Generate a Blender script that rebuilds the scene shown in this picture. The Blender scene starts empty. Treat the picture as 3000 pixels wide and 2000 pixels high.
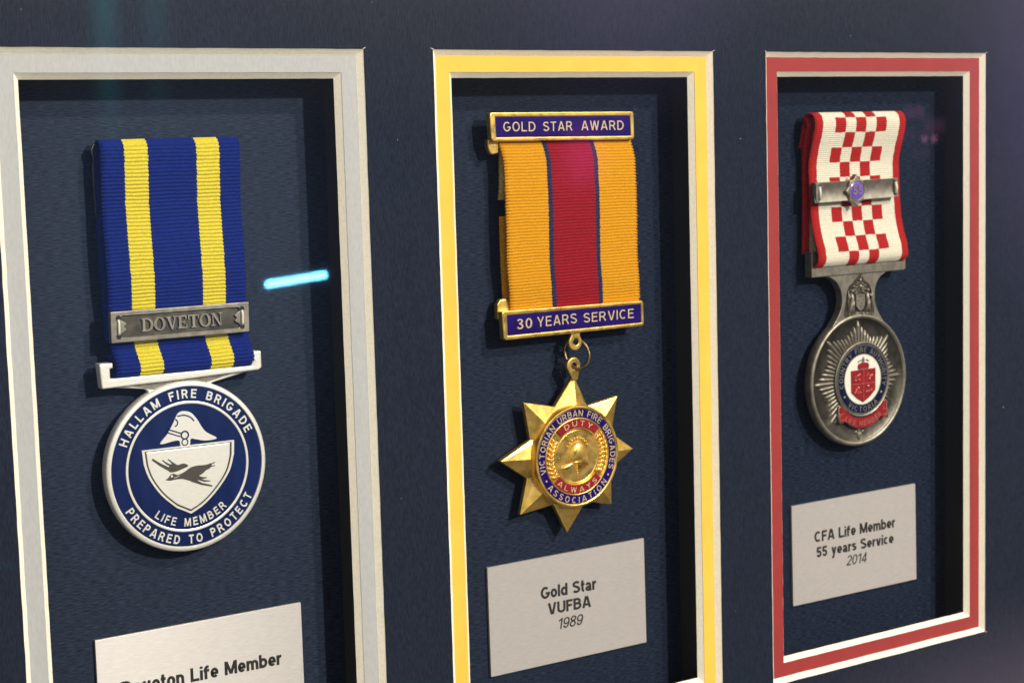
import bpy, bmesh, math, random
from mathutils import Vector, Matrix
random.seed(7)
K = 0.001                      # everything below is measured in millimetres on the mat board
PI = math.pi
sc = bpy.context.scene
COL = sc.collection
ROT = (math.radians(90), 0, 0)     # board frame (x right, y up, z towards the viewer) -> world
RX = Matrix.Rotation(math.radians(90), 4, 'X')

# ------------------------------------------------------------------ camera
cam = bpy.data.cameras.new('camera'); co = bpy.data.objects.new('camera', cam); COL.objects.link(co)
R3 = Matrix(((0.8286, 0.0853, -0.5533), (-0.0283, 0.9934, 0.1107), (0.5591, -0.0761, 0.8256)))
M = R3.to_4x4(); M.translation = Vector((-221.1043, -22.4066, 359.728)) * K
co.matrix_world = RX @ M
cam.sensor_width = 36; cam.lens = 36 * 5202.2 / 3000
cam.clip_start = 0.01; cam.clip_end = 60
cam.dof.use_dof = True; cam.dof.focus_distance = 0.395; cam.dof.aperture_fstop = 52
sc.camera = co

# ------------------------------------------------------------------ world: a dim indoor room
w = bpy.data.worlds.new('World'); sc.world = w; w.use_nodes = True
nt = w.node_tree; nt.nodes.clear()
def N(t, **kw):
    n = nt.nodes.new(t)
    for k, v in kw.items(): setattr(n, k, v)
    return n
out = N('ShaderNodeOutputWorld'); bg = N('ShaderNodeBackground'); tc = N('ShaderNodeTexCoord')
sep = N('ShaderNodeSeparateXYZ'); nt.links.new(tc.outputs['Generated'], sep.inputs[0])
rmp = N('ShaderNodeValToRGB'); mr = N('ShaderNodeMapRange')
mr.inputs[1].default_value = -1; mr.inputs[2].default_value = 1
nt.links.new(sep.outputs['Z'], mr.inputs[0]); nt.links.new(mr.outputs[0], rmp.inputs[0])
els = rmp.color_ramp.elements
els[0].position = 0.0; els[0].color = (0.03, 0.028, 0.026, 1)
els[1].position = 1.0; els[1].color = (0.45, 0.42, 0.37, 1)
for p, c in ((0.38, (0.035, 0.034, 0.04, 1)), (0.46, (0.06, 0.07, 0.10, 1)), (0.505, (0.075, 0.09, 0.13, 1)), (0.56, (0.45, 0.43, 0.40, 1)), (0.70, (1.1, 1.0, 0.86, 1)), (0.78, (0.45, 0.42, 0.38, 1))):
    e = els.new(p); e.color = c
nz = N('ShaderNodeTexNoise'); nz.inputs['Scale'].default_value = 2.2; nz.inputs['Detail'].default_value = 3
nt.links.new(tc.outputs['Generated'], nz.inputs['Vector'])
mr2 = N('ShaderNodeMapRange'); mr2.inputs[1].default_value = .35; mr2.inputs[2].default_value = .65; mr2.inputs[3].default_value = .45; mr2.inputs[4].default_value = 1.35
nt.links.new(nz.outputs[0], mr2.inputs[0])
mrx = N('ShaderNodeMapRange'); mrx.interpolation_type = 'SMOOTHSTEP'
mrx.inputs[1].default_value = .22; mrx.inputs[2].default_value = -.35; mrx.inputs[3].default_value = 0; mrx.inputs[4].default_value = .44
nt.links.new(sep.outputs['X'], mrx.inputs[0])
warm = N('ShaderNodeMix', data_type='RGBA', blend_type='ADD'); warm.inputs[0].default_value = 1.0
wv = N('ShaderNodeVectorMath', operation='SCALE'); wv.inputs[0].default_value = (1, .93, .82); nt.links.new(mrx.outputs[0], wv.inputs['Scale'])
nt.links.new(rmp.outputs[0], warm.inputs[6]); nt.links.new(wv.outputs[0], warm.inputs[7])
vm = N('ShaderNodeVectorMath', operation='SCALE'); nt.links.new(warm.outputs[2], vm.inputs[0]); nt.links.new(mr2.outputs[0], vm.inputs['Scale'])
nt.links.new(vm.outputs[0], bg.inputs[0]); bg.inputs[1].default_value = 1.0
nt.links.new(bg.outputs[0], out.inputs[0])

# ------------------------------------------------------------------ the ceiling lamps of the room
def lamp(name, d, dist, radius, power, col):
    l = bpy.data.lights.new(name, 'AREA'); l.shape = 'DISK'; l.size = radius * 2; l.energy = power; l.color = col
    o = bpy.data.objects.new(name, l); COL.objects.link(o)
    d = Vector(d).normalized(); tgt = Vector((45, -80, 0)) * K
    p = tgt + d * dist
    m = d.to_track_quat('Z', 'Y').to_matrix().to_4x4(); m.translation = p
    o.matrix_world = RX @ m
lamp('ceiling_lamp', (0.33, 0.49, 1), 2.2, 0.05, 50, (1, .94, .84))
lamp('ceiling_lamp.001', (0.56, 0.88, 1), 2.4, 0.06, 38, (1, .93, .83))
sc.view_settings.view_transform = 'Standard'; sc.view_settings.look = 'None'
sc.view_settings.gamma = 1; sc.view_settings.exposure = 0.0
sc.render.engine = 'CYCLES'
sc.cycles.transparent_max_bounces = 16

# ------------------------------------------------------------------ materials
def mat(name, base, rough=.5, metal=0., coat=0., sheen=0., noise=None, mix=None, bump=None, aniso=0., spec=None, rvar=None):
    """noise=(sx,sy,sz,detail) per mm drives a mix of base to `mix` colour; bump=(sx,sy,sz,strength,distance mm)"""
    m = bpy.data.materials.new(name); m.use_nodes = True; t = m.node_tree; b = t.nodes['Principled BSDF']
    b.inputs['Base Color'].default_value = (*base, 1); b.inputs['Roughness'].default_value = rough
    b.inputs['Metallic'].default_value = metal; b.inputs['Coat Weight'].default_value = coat; b.inputs['Coat Roughness'].default_value = .08
    b.inputs['Sheen Weight'].default_value = sheen
    if spec is not None: b.inputs['Specular IOR Level'].default_value = spec
    if noise or bump or rvar: tcn = t.nodes.new('ShaderNodeTexCoord')
    def ns(sx, sy, sz, det, lo=.35, hi=.65):
        mp = t.nodes.new('ShaderNodeMapping'); mp.inputs['Scale'].default_value = (sx / K, sy / K, sz / K)
        t.links.new(tcn.outputs['Object'], mp.inputs[0])
        n = t.nodes.new('ShaderNodeTexNoise'); n.inputs['Scale'].default_value = 1; n.inputs['Detail'].default_value = det
        t.links.new(mp.outputs[0], n.inputs['Vector'])
        r = t.nodes.new('ShaderNodeMapRange'); r.inputs[1].default_value = lo; r.inputs[2].default_value = hi
        t.links.new(n.outputs[0], r.inputs[0]); return r.outputs[0]
    if noise:
        f = ns(*noise); mx = t.nodes.new('ShaderNodeMix'); mx.data_type = 'RGBA'
        mx.inputs[6].default_value = (*base, 1); mx.inputs[7].default_value = (*mix, 1)
        t.links.new(f, mx.inputs[0]); t.links.new(mx.outputs[2], b.inputs['Base Color'])
    if rvar:
        f = ns(*rvar[:4]); r = t.nodes.new('ShaderNodeMapRange'); r.inputs[3].default_value = rvar[4]; r.inputs[4].default_value = rvar[5]
        t.links.new(f, r.inputs[0]); t.links.new(r.outputs[0], b.inputs['Roughness'])
    if bump:
        f = ns(bump[0], bump[1], bump[2], 2, .2, .8); bp = t.nodes.new('ShaderNodeBump')
        bp.inputs['Strength'].default_value = bump[3]; bp.inputs['Distance'].default_value = bump[4] * K
        t.links.new(f, bp.inputs['Height']); t.links.new(bp.outputs[0], b.inputs['Normal'])
    return m
NAVYFACE = mat('navy mat paper', (.0090, .0122, .0235), .9, noise=(5.2, .75, 1, 2, .36, .66), mix=(.0175, .0230, .0410), bump=(6, .8, 1, .35, .05), spec=.08)
BACKING = mat('navy backing paper', (.0050, .0076, .0160), .8, noise=(.50, 5.6, 1, 2, .40, .66), mix=(.0195, .0285, .0540), bump=(.35, 6, 1, .55, .06), spec=.1)
_b = BACKING.node_tree.nodes['Principled BSDF']; _b.inputs['Roughness'].default_value = .5; _b.inputs['Specular IOR Level'].default_value = .11; _b.inputs['Specular Tint'].default_value = (.62, .74, 1, 1); _b.inputs['Anisotropic'].default_value = .85
_t = BACKING.node_tree.nodes.new('ShaderNodeCombineXYZ'); _t.inputs[2].default_value = 1; BACKING.node_tree.links.new(_t.outputs[0], _b.inputs['Tangent'])
CORE = mat('cream mat core', (.87, .81, .69), .85, noise=(1.5, 1.5, 1.5, 3), mix=(.80, .74, .61), bump=(2.5, 2.5, 2.5, .35, .1))
SILVERMAT = mat('silver grey mat paper', (.40, .40, .405), .6, noise=(2.2, .7, 1, 3), mix=(.365, .365, .37), bump=(3, .7, 1, .2, .04))
YELLOWMAT = mat('yellow mat paper', (.85, .485, .060), .8, noise=(.15, .15, 1, 4), mix=(.81, .455, .055), bump=(4, 4, 1, .2, .05))
REDMAT = mat('red mat paper', (.29, .022, .022), .8, noise=(.15, .15, 1, 4), mix=(.265, .020, .020), bump=(4, 4, 1, .2, .05))
BLACKW = mat('black recess lining', (.006, .007, .010), .9)
PLATE = mat('brushed aluminium', (.48, .445, .425), .30, .16, noise=(.5, 11, 1, 2), mix=(.40, .372, .36), bump=(.5, 8, 1, .3, .02))
_b = PLATE.node_tree.nodes['Principled BSDF']; _b.inputs['Anisotropic'].default_value = 1.0
_t = PLATE.node_tree.nodes.new('ShaderNodeCombineXYZ'); _t.inputs[2].default_value = 1; PLATE.node_tree.links.new(_t.outputs[0], _b.inputs['Tangent'])
INK = mat('black print', (.012, .010, .010), .5)
SILV = mat('satin silver', (.97, .94, .85), .39, .60, noise=(.6, 4, 1, 3), mix=(.90, .87, .78), bump=(.4, 3, 1, .06, .02))
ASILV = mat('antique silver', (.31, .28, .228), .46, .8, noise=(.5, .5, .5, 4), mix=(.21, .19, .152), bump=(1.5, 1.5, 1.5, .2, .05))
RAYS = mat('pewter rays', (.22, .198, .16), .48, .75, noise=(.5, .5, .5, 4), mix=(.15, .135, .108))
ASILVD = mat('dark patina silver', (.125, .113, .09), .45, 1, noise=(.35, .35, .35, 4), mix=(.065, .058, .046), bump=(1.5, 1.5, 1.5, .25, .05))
GOLD = mat('gold plate', (.95, .64, .18), .34, .94, noise=(.35, .35, .35, 4), mix=(.86, .55, .13), bump=(.8, .8, .8, .16, .08), rvar=(.4, .4, .4, 4, .26, .40))
GOLDP = mat('pale gold lettering', (.62, .48, .27), .4, .3)
BRASS = mat('tarnished brass wire', (.22, .16, .075), .35, 1, noise=(.5, .5, .5, 3), mix=(.10, .07, .035))
VIOL = mat('dark violet blue enamel', (.012, .004, .090), .14, 0, noise=(.25, .25, .25, 3), mix=(.017, .007, .12))
NAVYE = mat('navy enamel', (.005, .011, .060), .16, 0, noise=(.3, .06, .3, 4), mix=(.008, .017, .085))
NAVYE2 = mat('blue black enamel', (.005, .008, .030), .16, 0, noise=(.3, .3, .3, 3), mix=(.008, .012, .042))
REDE = mat('red enamel', (.27, .016, .020), .25, 0, coat=.1, noise=(.5, .5, .5, 3), mix=(.20, .012, .015))
WHITEE = mat('white enamel', (.70, .67, .58), .3, 0, coat=.1)
PURPE = mat('purple enamel', (.13, .07, .36), .2, 0, coat=.6)
THREAD = mat('cream thread', (.6, .56, .48), .8)
HOLE = mat('dark pin hole', (.01, .008, .006), .8)
def fabric(name, c, c2): return mat(name, c, .85, noise=(4.5, 1.6, 2, 2), mix=c2, bump=(5, 2.2, 2, .5, .08), spec=.1)
F_BLUE = fabric('royal blue ribbon', (.0030, .0085, .105), (.005, .019, .175))
F_YEL = fabric('lemon ribbon', (.52, .42, .022), (.66, .55, .05))
F_GOLD = fabric('golden yellow ribbon', (.50, .215, .006), (.63, .29, .012))
F_CRIM = fabric('crimson ribbon', (.20, .006, .012), (.28, .010, .020))
F_NAVY = fabric('navy ribbon thread', (.012, .014, .05), (.03, .034, .085))
F_RED = fabric('red ribbon', (.29, .012, .012), (.38, .018, .017))
F_WHITE = fabric('ivory ribbon', (.55, .51, .41), (.68, .63, .52))

# glass: thin clear pane, mirror share follows the angle of view
GLASS = bpy.data.materials.new('picture glass'); GLASS.use_nodes = True
t = GLASS.node_tree; t.nodes.clear()
o_ = t.nodes.new('ShaderNodeOutputMaterial'); mx = t.nodes.new('ShaderNodeMixShader'); tr = t.nodes.new('ShaderNodeBsdfTransparent'); gl = t.nodes.new('ShaderNodeBsdfGlossy')
gl.inputs['Roughness'].default_value = 0.0; tr.inputs[0].default_value = (.985, .99, .985, 1)
ge = t.nodes.new('ShaderNodeNewGeometry'); dt = t.nodes.new('ShaderNodeVectorMath'); dt.operation = 'DOT_PRODUCT'
t.links.new(ge.outputs['Incoming'], dt.inputs[0]); t.links.new(ge.outputs['Normal'], dt.inputs[1])
def MT(op, a, b=None):
    n = t.nodes.new('ShaderNodeMath'); n.operation = op
    for i, v in enumerate((a, b)):
        if v is None: continue
        if isinstance(v, (int, float)): n.inputs[i].default_value = v
        else: t.links.new(v, n.inputs[i])
    return n.outputs[0]
f = MT('ADD', MT('MULTIPLY', MT('POWER', MT('SUBTRACT', 1, MT('ABSOLUTE', dt.outputs['Value'])), 5), .96), .04)
t.links.new(f, mx.inputs[0]); t.links.new(tr.outputs[0], mx.inputs[1]); t.links.new(gl.outputs[0], mx.inputs[2]); t.links.new(mx.outputs[0], o_.inputs[0])

def glow(name, col, strength, soft=None):
    """emitting lamp or added glow disc in the room; soft=(rx,ry) mm: fades out towards the rim"""
    m = bpy.data.materials.new(name); m.use_nodes = True; t = m.node_tree; t.nodes.clear()
    o = t.nodes.new('ShaderNodeOutputMaterial'); e = t.nodes.new('ShaderNodeEmission'); e.inputs[0].default_value = (*col, 1); e.inputs[1].default_value = strength
    t.links.new(e.outputs[0], o.inputs[0])
    if soft:
        tc = t.nodes.new('ShaderNodeTexCoord'); mp = t.nodes.new('ShaderNodeMapping'); mp.vector_type = 'POINT'
        mp.inputs['Scale'].default_value = (1 / (soft[0] * K), 1 / (soft[1] * K), 0)
        ln = t.nodes.new('ShaderNodeVectorMath'); ln.operation = 'LENGTH'
        r = t.nodes.new('ShaderNodeMapRange'); r.interpolation_type = 'SMOOTHSTEP'
        r.inputs[1].default_value = 0; r.inputs[2].default_value = 1; r.inputs[3].default_value = strength * .5; r.inputs[4].default_value = 0
        t.links.new(tc.outputs['Object'], mp.inputs[0]); t.links.new(mp.outputs[0], ln.inputs[0]); t.links.new(ln.outputs['Value'], r.inputs[0]); t.links.new(r.outputs[0], e.inputs[1])
        ad = t.nodes.new('ShaderNodeAddShader'); tp = t.nodes.new('ShaderNodeBsdfTransparent')
        t.links.new(tp.outputs[0], ad.inputs[0]); t.links.new(e.outputs[0], ad.inputs[1]); t.links.new(ad.outputs[0], o.inputs[0])
    return m

# ------------------------------------------------------------------ object helpers
def thing(name, at, label, cat, group=None):
    o = bpy.data.objects.new(name, None); COL.objects.link(o)
    o.empty_display_size = .01; o.rotation_euler = ROT; o.location = (at[0] * K, -at[2] * K, at[1] * K)
    o['label'] = label; o['category'] = cat; o['org'] = at
    if group: o['group'] = group
    return o
class MB:
    def __init__(s): s.v = []; s.f = []; s.m = []; s.sm = []
    def add(s, vs, fs, mi=0, smooth=False):
        b = len(s.v); s.v += [tuple(p) for p in vs]
        for q in fs: s.f.append([b + i for i in q]); s.m.append(mi); s.sm.append(smooth)
    def build(s, name, mats, parent=None, label=None, kind=None, bevel=0, at=None, seg=2):
        if not isinstance(mats, (list, tuple)): mats = [mats]
        r = parent
        while r is not None and 'org' not in r: r = r.parent
        org = tuple(r['org']) if r is not None else (at or (0, 0, 0))
        me = bpy.data.meshes.new(name)
        me.from_pydata([((x - org[0]) * K, (y - org[1]) * K, (z - org[2]) * K) for x, y, z in s.v], [], s.f)
        for m in mats: me.materials.append(m)
        me.polygons.foreach_set('material_index', s.m); me.polygons.foreach_set('use_smooth', s.sm); me.update()
        o = bpy.data.objects.new(name, me); COL.objects.link(o)
        if parent is not None: o.parent = parent
        else: o.rotation_euler = ROT; o.location = (org[0] * K, -org[2] * K, org[1] * K)
        if label: o['label'] = label
        if kind: o['kind'] = kind
        if bevel:
            b = o.modifiers.new('edge', 'BEVEL'); b.width = bevel * K; b.segments = seg; b.limit_method = 'ANGLE'; b.angle_limit = math.radians(40)
        return o
    # --- shapes
    def prism(s, pts, z0, z1, mi=0, fn=None):
        a = sum(pts[i][0] * pts[(i + 1) % len(pts)][1] - pts[(i + 1) % len(pts)][0] * pts[i][1] for i in range(len(pts)))
        if a < 0: pts = pts[::-1]
        n = len(pts); V = [(x, y, z0) for x, y in pts] + [(x, y, z1) for x, y in pts]
        F = [list(range(n, 2 * n)), list(range(n - 1, -1, -1))] + [[i, (i + 1) % n, n + (i + 1) % n, n + i] for i in range(n)]
        s.add(V, F, mi)
    def ring(s, outer, inners, z0, z1, mi=0):
        """flat plate with holes"""
        bm = bmesh.new(); loops = []
        for lp in [outer] + list(inners):
            vs = [bm.verts.new((x, y, z1)) for x, y in lp]; loops.append(vs)
            for i in range(len(vs)): bm.edges.new((vs[i], vs[(i + 1) % len(vs)]))
        bmesh.ops.triangle_fill(bm, use_beauty=True, use_dissolve=False, edges=bm.edges[:], normal=(0, 0, 1))
        bm.verts.index_update(); V = [tuple(v.co) for v in bm.verts]; F = []
        for fc in bm.faces:
            q = [v.index for v in fc.verts]
            if fc.normal.z < 0: q = q[::-1]
            F.append(q)
        n = len(V); idx = [[v.index for v in l] for l in loops]; bm.free()
        V2 = V + [(x, y, z0) for x, y, z in V]; F2 = F + [[i + n for i in q[::-1]] for q in F]
        for k, l in enumerate(idx):
            pts = [V[i] for i in l]
            a = sum(pts[i][0] * pts[(i + 1) % len(l)][1] - pts[(i + 1) % len(l)][0] * pts[i][1] for i in range(len(l)))
            if (a < 0) == (k == 0): l = l[::-1]
            for i in range(len(l)): j = (i + 1) % len(l); F2.append([l[i] + n, l[j] + n, l[j], l[i]])
        s.add(V2, F2, mi)
    def lathe(s, c, prof, n=96, mi=0, smooth=False, a0=0, a1=None):
        full = a1 is None
        m = n if full else n + 1; V = []
        for i in range(m):
            a = 2 * PI * i / n if full else a0 + (a1 - a0) * i / n
            for r, z in prof: V.append((c[0] + r * math.cos(a), c[1] + r * math.sin(a), z))
        k = len(prof); F = []
        for i in range(n):
            j = (i + 1) % m
            for q in range(k - 1): F.append([i * k + q, i * k + q + 1, j * k + q + 1, j * k + q][::-1])
        s.add(V, F, mi, smooth)
    def arcslab(s, c, r0, r1, a0, a1, z0, z1, n=24, mi=0):
        P = [(c[0] + r1 * math.cos(a0 + (a1 - a0) * i / n), c[1] + r1 * math.sin(a0 + (a1 - a0) * i / n)) for i in range(n + 1)]
        P += [(c[0] + r0 * math.cos(a1 + (a0 - a1) * i / n), c[1] + r0 * math.sin(a1 + (a0 - a1) * i / n)) for i in range(n + 1)]
        s.prism(P, z0, z1, mi)
    def dome(s, pts, z0, h, mi=0, steps=4, c=None, p=.5):
        """a polygon swelling to a rounded relief"""
        a = sum(pts[i][0] * pts[(i + 1) % len(pts)][1] - pts[(i + 1) % len(pts)][0] * pts[i][1] for i in range(len(pts)))
        if a < 0: pts = pts[::-1]
        n = len(pts); cx = sum(q[0] for q in pts) / n; cy = sum(q[1] for q in pts) / n
        if c: cx, cy = c
        V = []
        for k in range(steps):
            u = k / steps; z = z0 + h * (1 - (1 - u) ** 2) ** p
            V += [(cx + (x - cx) * (1 - u ** 1.3), cy + (y - cy) * (1 - u ** 1.3), z) for x, y in pts]
        V.append((cx, cy, z0 + h)); F = []
        for k in range(steps - 1): F += [[k * n + i, k * n + (i + 1) % n, (k + 1) * n + (i + 1) % n, (k + 1) * n + i] for i in range(n)]
        F += [[(steps - 1) * n + i, (steps - 1) * n + (i + 1) % n, steps * n] for i in range(n)]
        s.add(V, F, mi, True)
    def tube(s, pts, r, n=10, closed=False, mi=0, cap=True):
        P = [Vector(p) for p in pts]; m = len(P); V = []
        for i in range(m):
            if closed: d = P[(i + 1) % m] - P[i - 1]
            else: d = P[min(i + 1, m - 1)] - P[max(i - 1, 0)]
            d.normalize(); u = d.cross(Vector((.123, .2, 1)) if abs(d.z) < .9 else Vector((1, 0, 0))).normalized(); v = d.cross(u)
            rr = r[i] if isinstance(r, (list, tuple)) else r
            for k in range(n): V.append(P[i] + rr * (u * math.cos(2 * PI * k / n) + v * math.sin(2 * PI * k / n)))
        F = [[i * n + k, i * n + (k + 1) % n, ((i + 1) % m) * n + (k + 1) % n, ((i + 1) % m) * n + k][::-1] for i in range(m if closed else m - 1) for k in range(n)]
        if cap and not closed: F += [list(range(n)), [(m - 1) * n + k for k in range(n)][::-1]]
        s.add(V, F, mi, True)
    def stroke(s, pts, wd, z0, z1, mi=0, taper=None):
        """a flat drawn line of width wd (or list of widths)"""
        L, Rr = [], []; m = len(pts)
        for i in range(m):
            a = Vector(pts[max(i - 1, 0)]); b = Vector(pts[min(i + 1, m - 1)]); d = (b - a).normalized(); nrm = Vector((-d.y, d.x))
            ww = (wd[i] if isinstance(wd, (list, tuple)) else wd) / 2; p = Vector(pts[i])
            L.append(tuple(p + nrm * ww)); Rr.append(tuple(p - nrm * ww))
        for i in range(m - 1):
            s.prism([L[i], L[i + 1], Rr[i + 1], Rr[i]], z0, z1 + (i % 2) * .004, mi)
def circ(c, r, n=48, ry=None, a0=0):
    ry = ry or r
    return [(c[0] + r * math.cos(a0 + 2 * PI * i / n), c[1] + ry * math.sin(a0 + 2 * PI * i / n)) for i in range(n)]
def spline(pts, n=6, closed=False):
    P = pts if closed else [pts[0]] + list(pts) + [pts[-1]]; o = []; m = len(pts)
    rng = range(m) if closed else range(m - 1)
    for i in rng:
        if closed: a, b, c, d = (P[(i + k - 1) % m] for k in range(4))
        else: a, b, c, d = P[i], P[i + 1], P[i + 2], P[i + 3]
        for k in range(n):
            t = k / n
            o.append(tuple(.5 * (2 * b[q] + (c[q] - a[q]) * t + (2 * a[q] - 5 * b[q] + 4 * c[q] - d[q]) * t * t + (3 * b[q] - a[q] - 3 * c[q] + d[q]) * t ** 3) for q in range(len(b))))
    if not closed: o.append(tuple(pts[-1]))
    return o
def rrect(x0, y0, x1, y1, r, n=4):
    o = []
    for cx, cy, a in ((x1 - r, y1 - r, 0), (x0 + r, y1 - r, 90), (x0 + r, y0 + r, 180), (x1 - r, y0 + r, 270)):
        o += [(cx + r * math.cos(math.radians(a + 90 * i / n)), cy + r * math.sin(math.radians(a + 90 * i / n))) for i in range(n + 1)]
    return o

# ------------------------------------------------------------------ lettering: a plain monoline grotesque drawn as strokes
def _arc(cx, cy, rx, ry, a0, a1, n=12): return [(cx + rx * math.cos(math.radians(a0 + (a1 - a0) * i / n)), cy + ry * math.sin(math.radians(a0 + (a1 - a0) * i / n))) for i in range(n + 1)]
def letter(ch, s, sp=.1):
    """width and centre lines of a letter; cap height 1, stroke s"""
    e = s / 2; X = .735; o = []
    if ch == ' ': return .30 + sp * 1.6, []
    if ch == 'A': w = .80; o = [[(e * 1.1, 0), (w / 2 - e * .35, 1)], [(w - e * 1.1, 0), (w / 2 + e * .35, 1)], [(w * .2, .28), (w * .8, .28)]]
    elif ch == 'B': w = .70; o = [[(e, 0), (e, 1)], [(e, 1 - e), (.34, 1 - e)] + _arc(.34, .765 - e * .5, w - .05 - e - .34, .235 - e * .5, 90, -90) + [(e, .53)], [(e, .53), (.36, .53)] + _arc(.36, (.53 + e) / 2, w - e - .36, (.53 - e) / 2, 90, -90) + [(e, e)]]
    elif ch == 'C': w = .76; o = [_arc(w / 2 + .01, .5, w / 2 - e, .5 - e, 48, 312, 20)]
    elif ch == 'D': w = .74; o = [[(e, 0), (e, 1)], [(e, 1 - e), (.32, 1 - e)] + _arc(.32, .5, w - e - .32, .5 - e, 90, -90, 14) + [(e, e)]]
    elif ch == 'E': w = .62; o = [[(w, 1 - e), (e, 1 - e), (e, e), (w, e)], [(e, .53), (w * .92, .53)]]
    elif ch == 'F': w = .58; o = [[(w, 1 - e), (e, 1 - e), (e, 0)], [(e, .50), (w * .88, .50)]]
    elif ch == 'G': w = .80; o = [_arc(w / 2, .5, w / 2 - e, .5 - e, 48, 335, 20) + [(w - e, .46)], [(w, .46 - e * .2), (w * .54, .46 - e * .2)]]
    elif ch == 'H': w = .72; o = [[(e, 0), (e, 1)], [(w - e, 0), (w - e, 1)], [(e, .52), (w - e, .52)]]
    elif ch == 'I': w = s; o = [[(e, 0), (e, 1)]]
    elif ch == 'L': w = .60; o = [[(e, 1), (e, e), (w, e)]]
    elif ch == 'M': w = .88; o = [[(e, 0), (e, 1)], [(w - e, 0), (w - e, 1)], [(e * 1.3, 1 - e * .3), (w / 2, e * .6)], [(w - e * 1.3, 1 - e * .3), (w / 2, e * .6)]]
    elif ch == 'N': w = .74; o = [[(e, 0), (e, 1)], [(w - e, 0), (w - e, 1)], [(e * 1.1, 1 - e * .4), (w - e * 1.1, e * .4)]]
    elif ch in 'O0': w = .80 if ch == 'O' else .56; o = [_arc(w / 2, .5, w / 2 - e, .5 - e, 90, 450, 26)]
    elif ch in 'PR':
        w = .68 if ch == 'P' else .74; o = [[(e, 0), (e, 1)], [(e, 1 - e), (.36, 1 - e)] + _arc(.36, .735 - e * .5, .67 - e - .36, .265 - e * .5, 90, -90) + [(e, .47)]]
        if ch == 'R': o.append([(.40, .47), (w - e, 0)])
    elif ch in 'Ss':
        h = 1 if ch == 'S' else X; w = .68 if ch == 'S' else .52; q = h / 4
        o = [_arc(w / 2, .74 * h - e * .1, (w - s) / 2, .26 * h - e * .85, 25, 225, 10) + spline([(w * .27, h * .60), (w * .5, h * .52), (w * .78, h * .43)], 3)[1:] + _arc(w / 2, .27 * h, (w - s) / 2, .27 * h - e, 35, -160, 10)]
    elif ch == 'T': w = .66; o = [[(0, 1 - e), (w, 1 - e)], [(w / 2, 1 - e), (w / 2, 0)]]
    elif ch == 'U': w = .72; o = [[(e, 1), (e, .33)] + _arc(w / 2, .33, w / 2 - e, .33 - e, 180, 360) + [(w - e, .33), (w - e, 1)]]
    elif ch == 'V': w = .76; o = [[(e * 1.1, 1), (w / 2 - e * .3, 0)], [(w - e * 1.1, 1), (w / 2 + e * .3, 0)]]
    elif ch == 'W': w = 1.04; o = [[(e * 1.1, 1), (w * .27, 0)], [(w / 2, 1), (w * .27 + .01, 0)], [(w / 2, 1), (w * .73, 0)], [(w - e * 1.1, 1), (w * .73, 0)]]
    elif ch == 'Y': w = .74; o = [[(e * 1.1, 1), (w / 2, .42), (w / 2, 0)], [(w - e * 1.1, 1), (w / 2, .42)]]
    elif ch == '1': w = .40; o = [[(w - e - .04, 0), (w - e - .04, 1)], [(w - e - .04, 1 - e), (0.02, .74)]]
    elif ch == '2': w = .56; o = [_arc(w / 2, .70, w / 2 - e, .30 - e, 165, -20, 10) + [(w * .62, .40), (w * .25, .17), (e * 1.1, e)], [(e * .4, e), (w, e)]]
    elif ch == '3': w = .54; o = [_arc(w / 2 - .01, .755, w / 2 - e - .02, .245 - e * .6 - .02, 160, -90, 10) + _arc(w / 2, .27, w / 2 - e, .27 - e, 80, -165, 12)]
    elif ch == '4': w = .58; o = [[(w * .72, 0), (w * .72, 1)], [(w * .70, 1 - e), (e * .8, .27)], [(e * .6, .26), (w, .26)]]
    elif ch == '5': w = .56; o = [[(w * .94, 1 - e), (w * .26, 1 - e), (w * .17, .50)], [(w * .17, .50)] + _arc(w / 2 - .01, .33, w / 2 - e, .33 - e, 125, -160, 14)]
    elif ch == '8': w = .56; o = [_arc(w / 2, .755, w / 2 - e - .02, .235 - e * .6, 90, 450, 18), _arc(w / 2, .28, w / 2 - e, .28 - e, 90, 450, 18)]
    elif ch == '9': w = .56; o = [_arc(w / 2, .67, w / 2 - e, .33 - e, 0, 360, 18), _arc(w / 2, .5, w / 2 - e, .5 - e, 10, -150, 14)]
    elif ch == 'o': w = .58; o = [_arc(w / 2, X / 2, w / 2 - e, X / 2 - e, 90, 450, 20)]
    elif ch == 'c': w = .54; o = [_arc(w / 2, X / 2, w / 2 - e, X / 2 - e, 48, 312, 16)]
    elif ch == 'e': w = .56; o = [[(e, X * .47), (w - e, X * .47)] + _arc(w / 2, X / 2, w / 2 - e, X / 2 - e, 0, 318, 18)]
    elif ch in 'bd':
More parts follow.
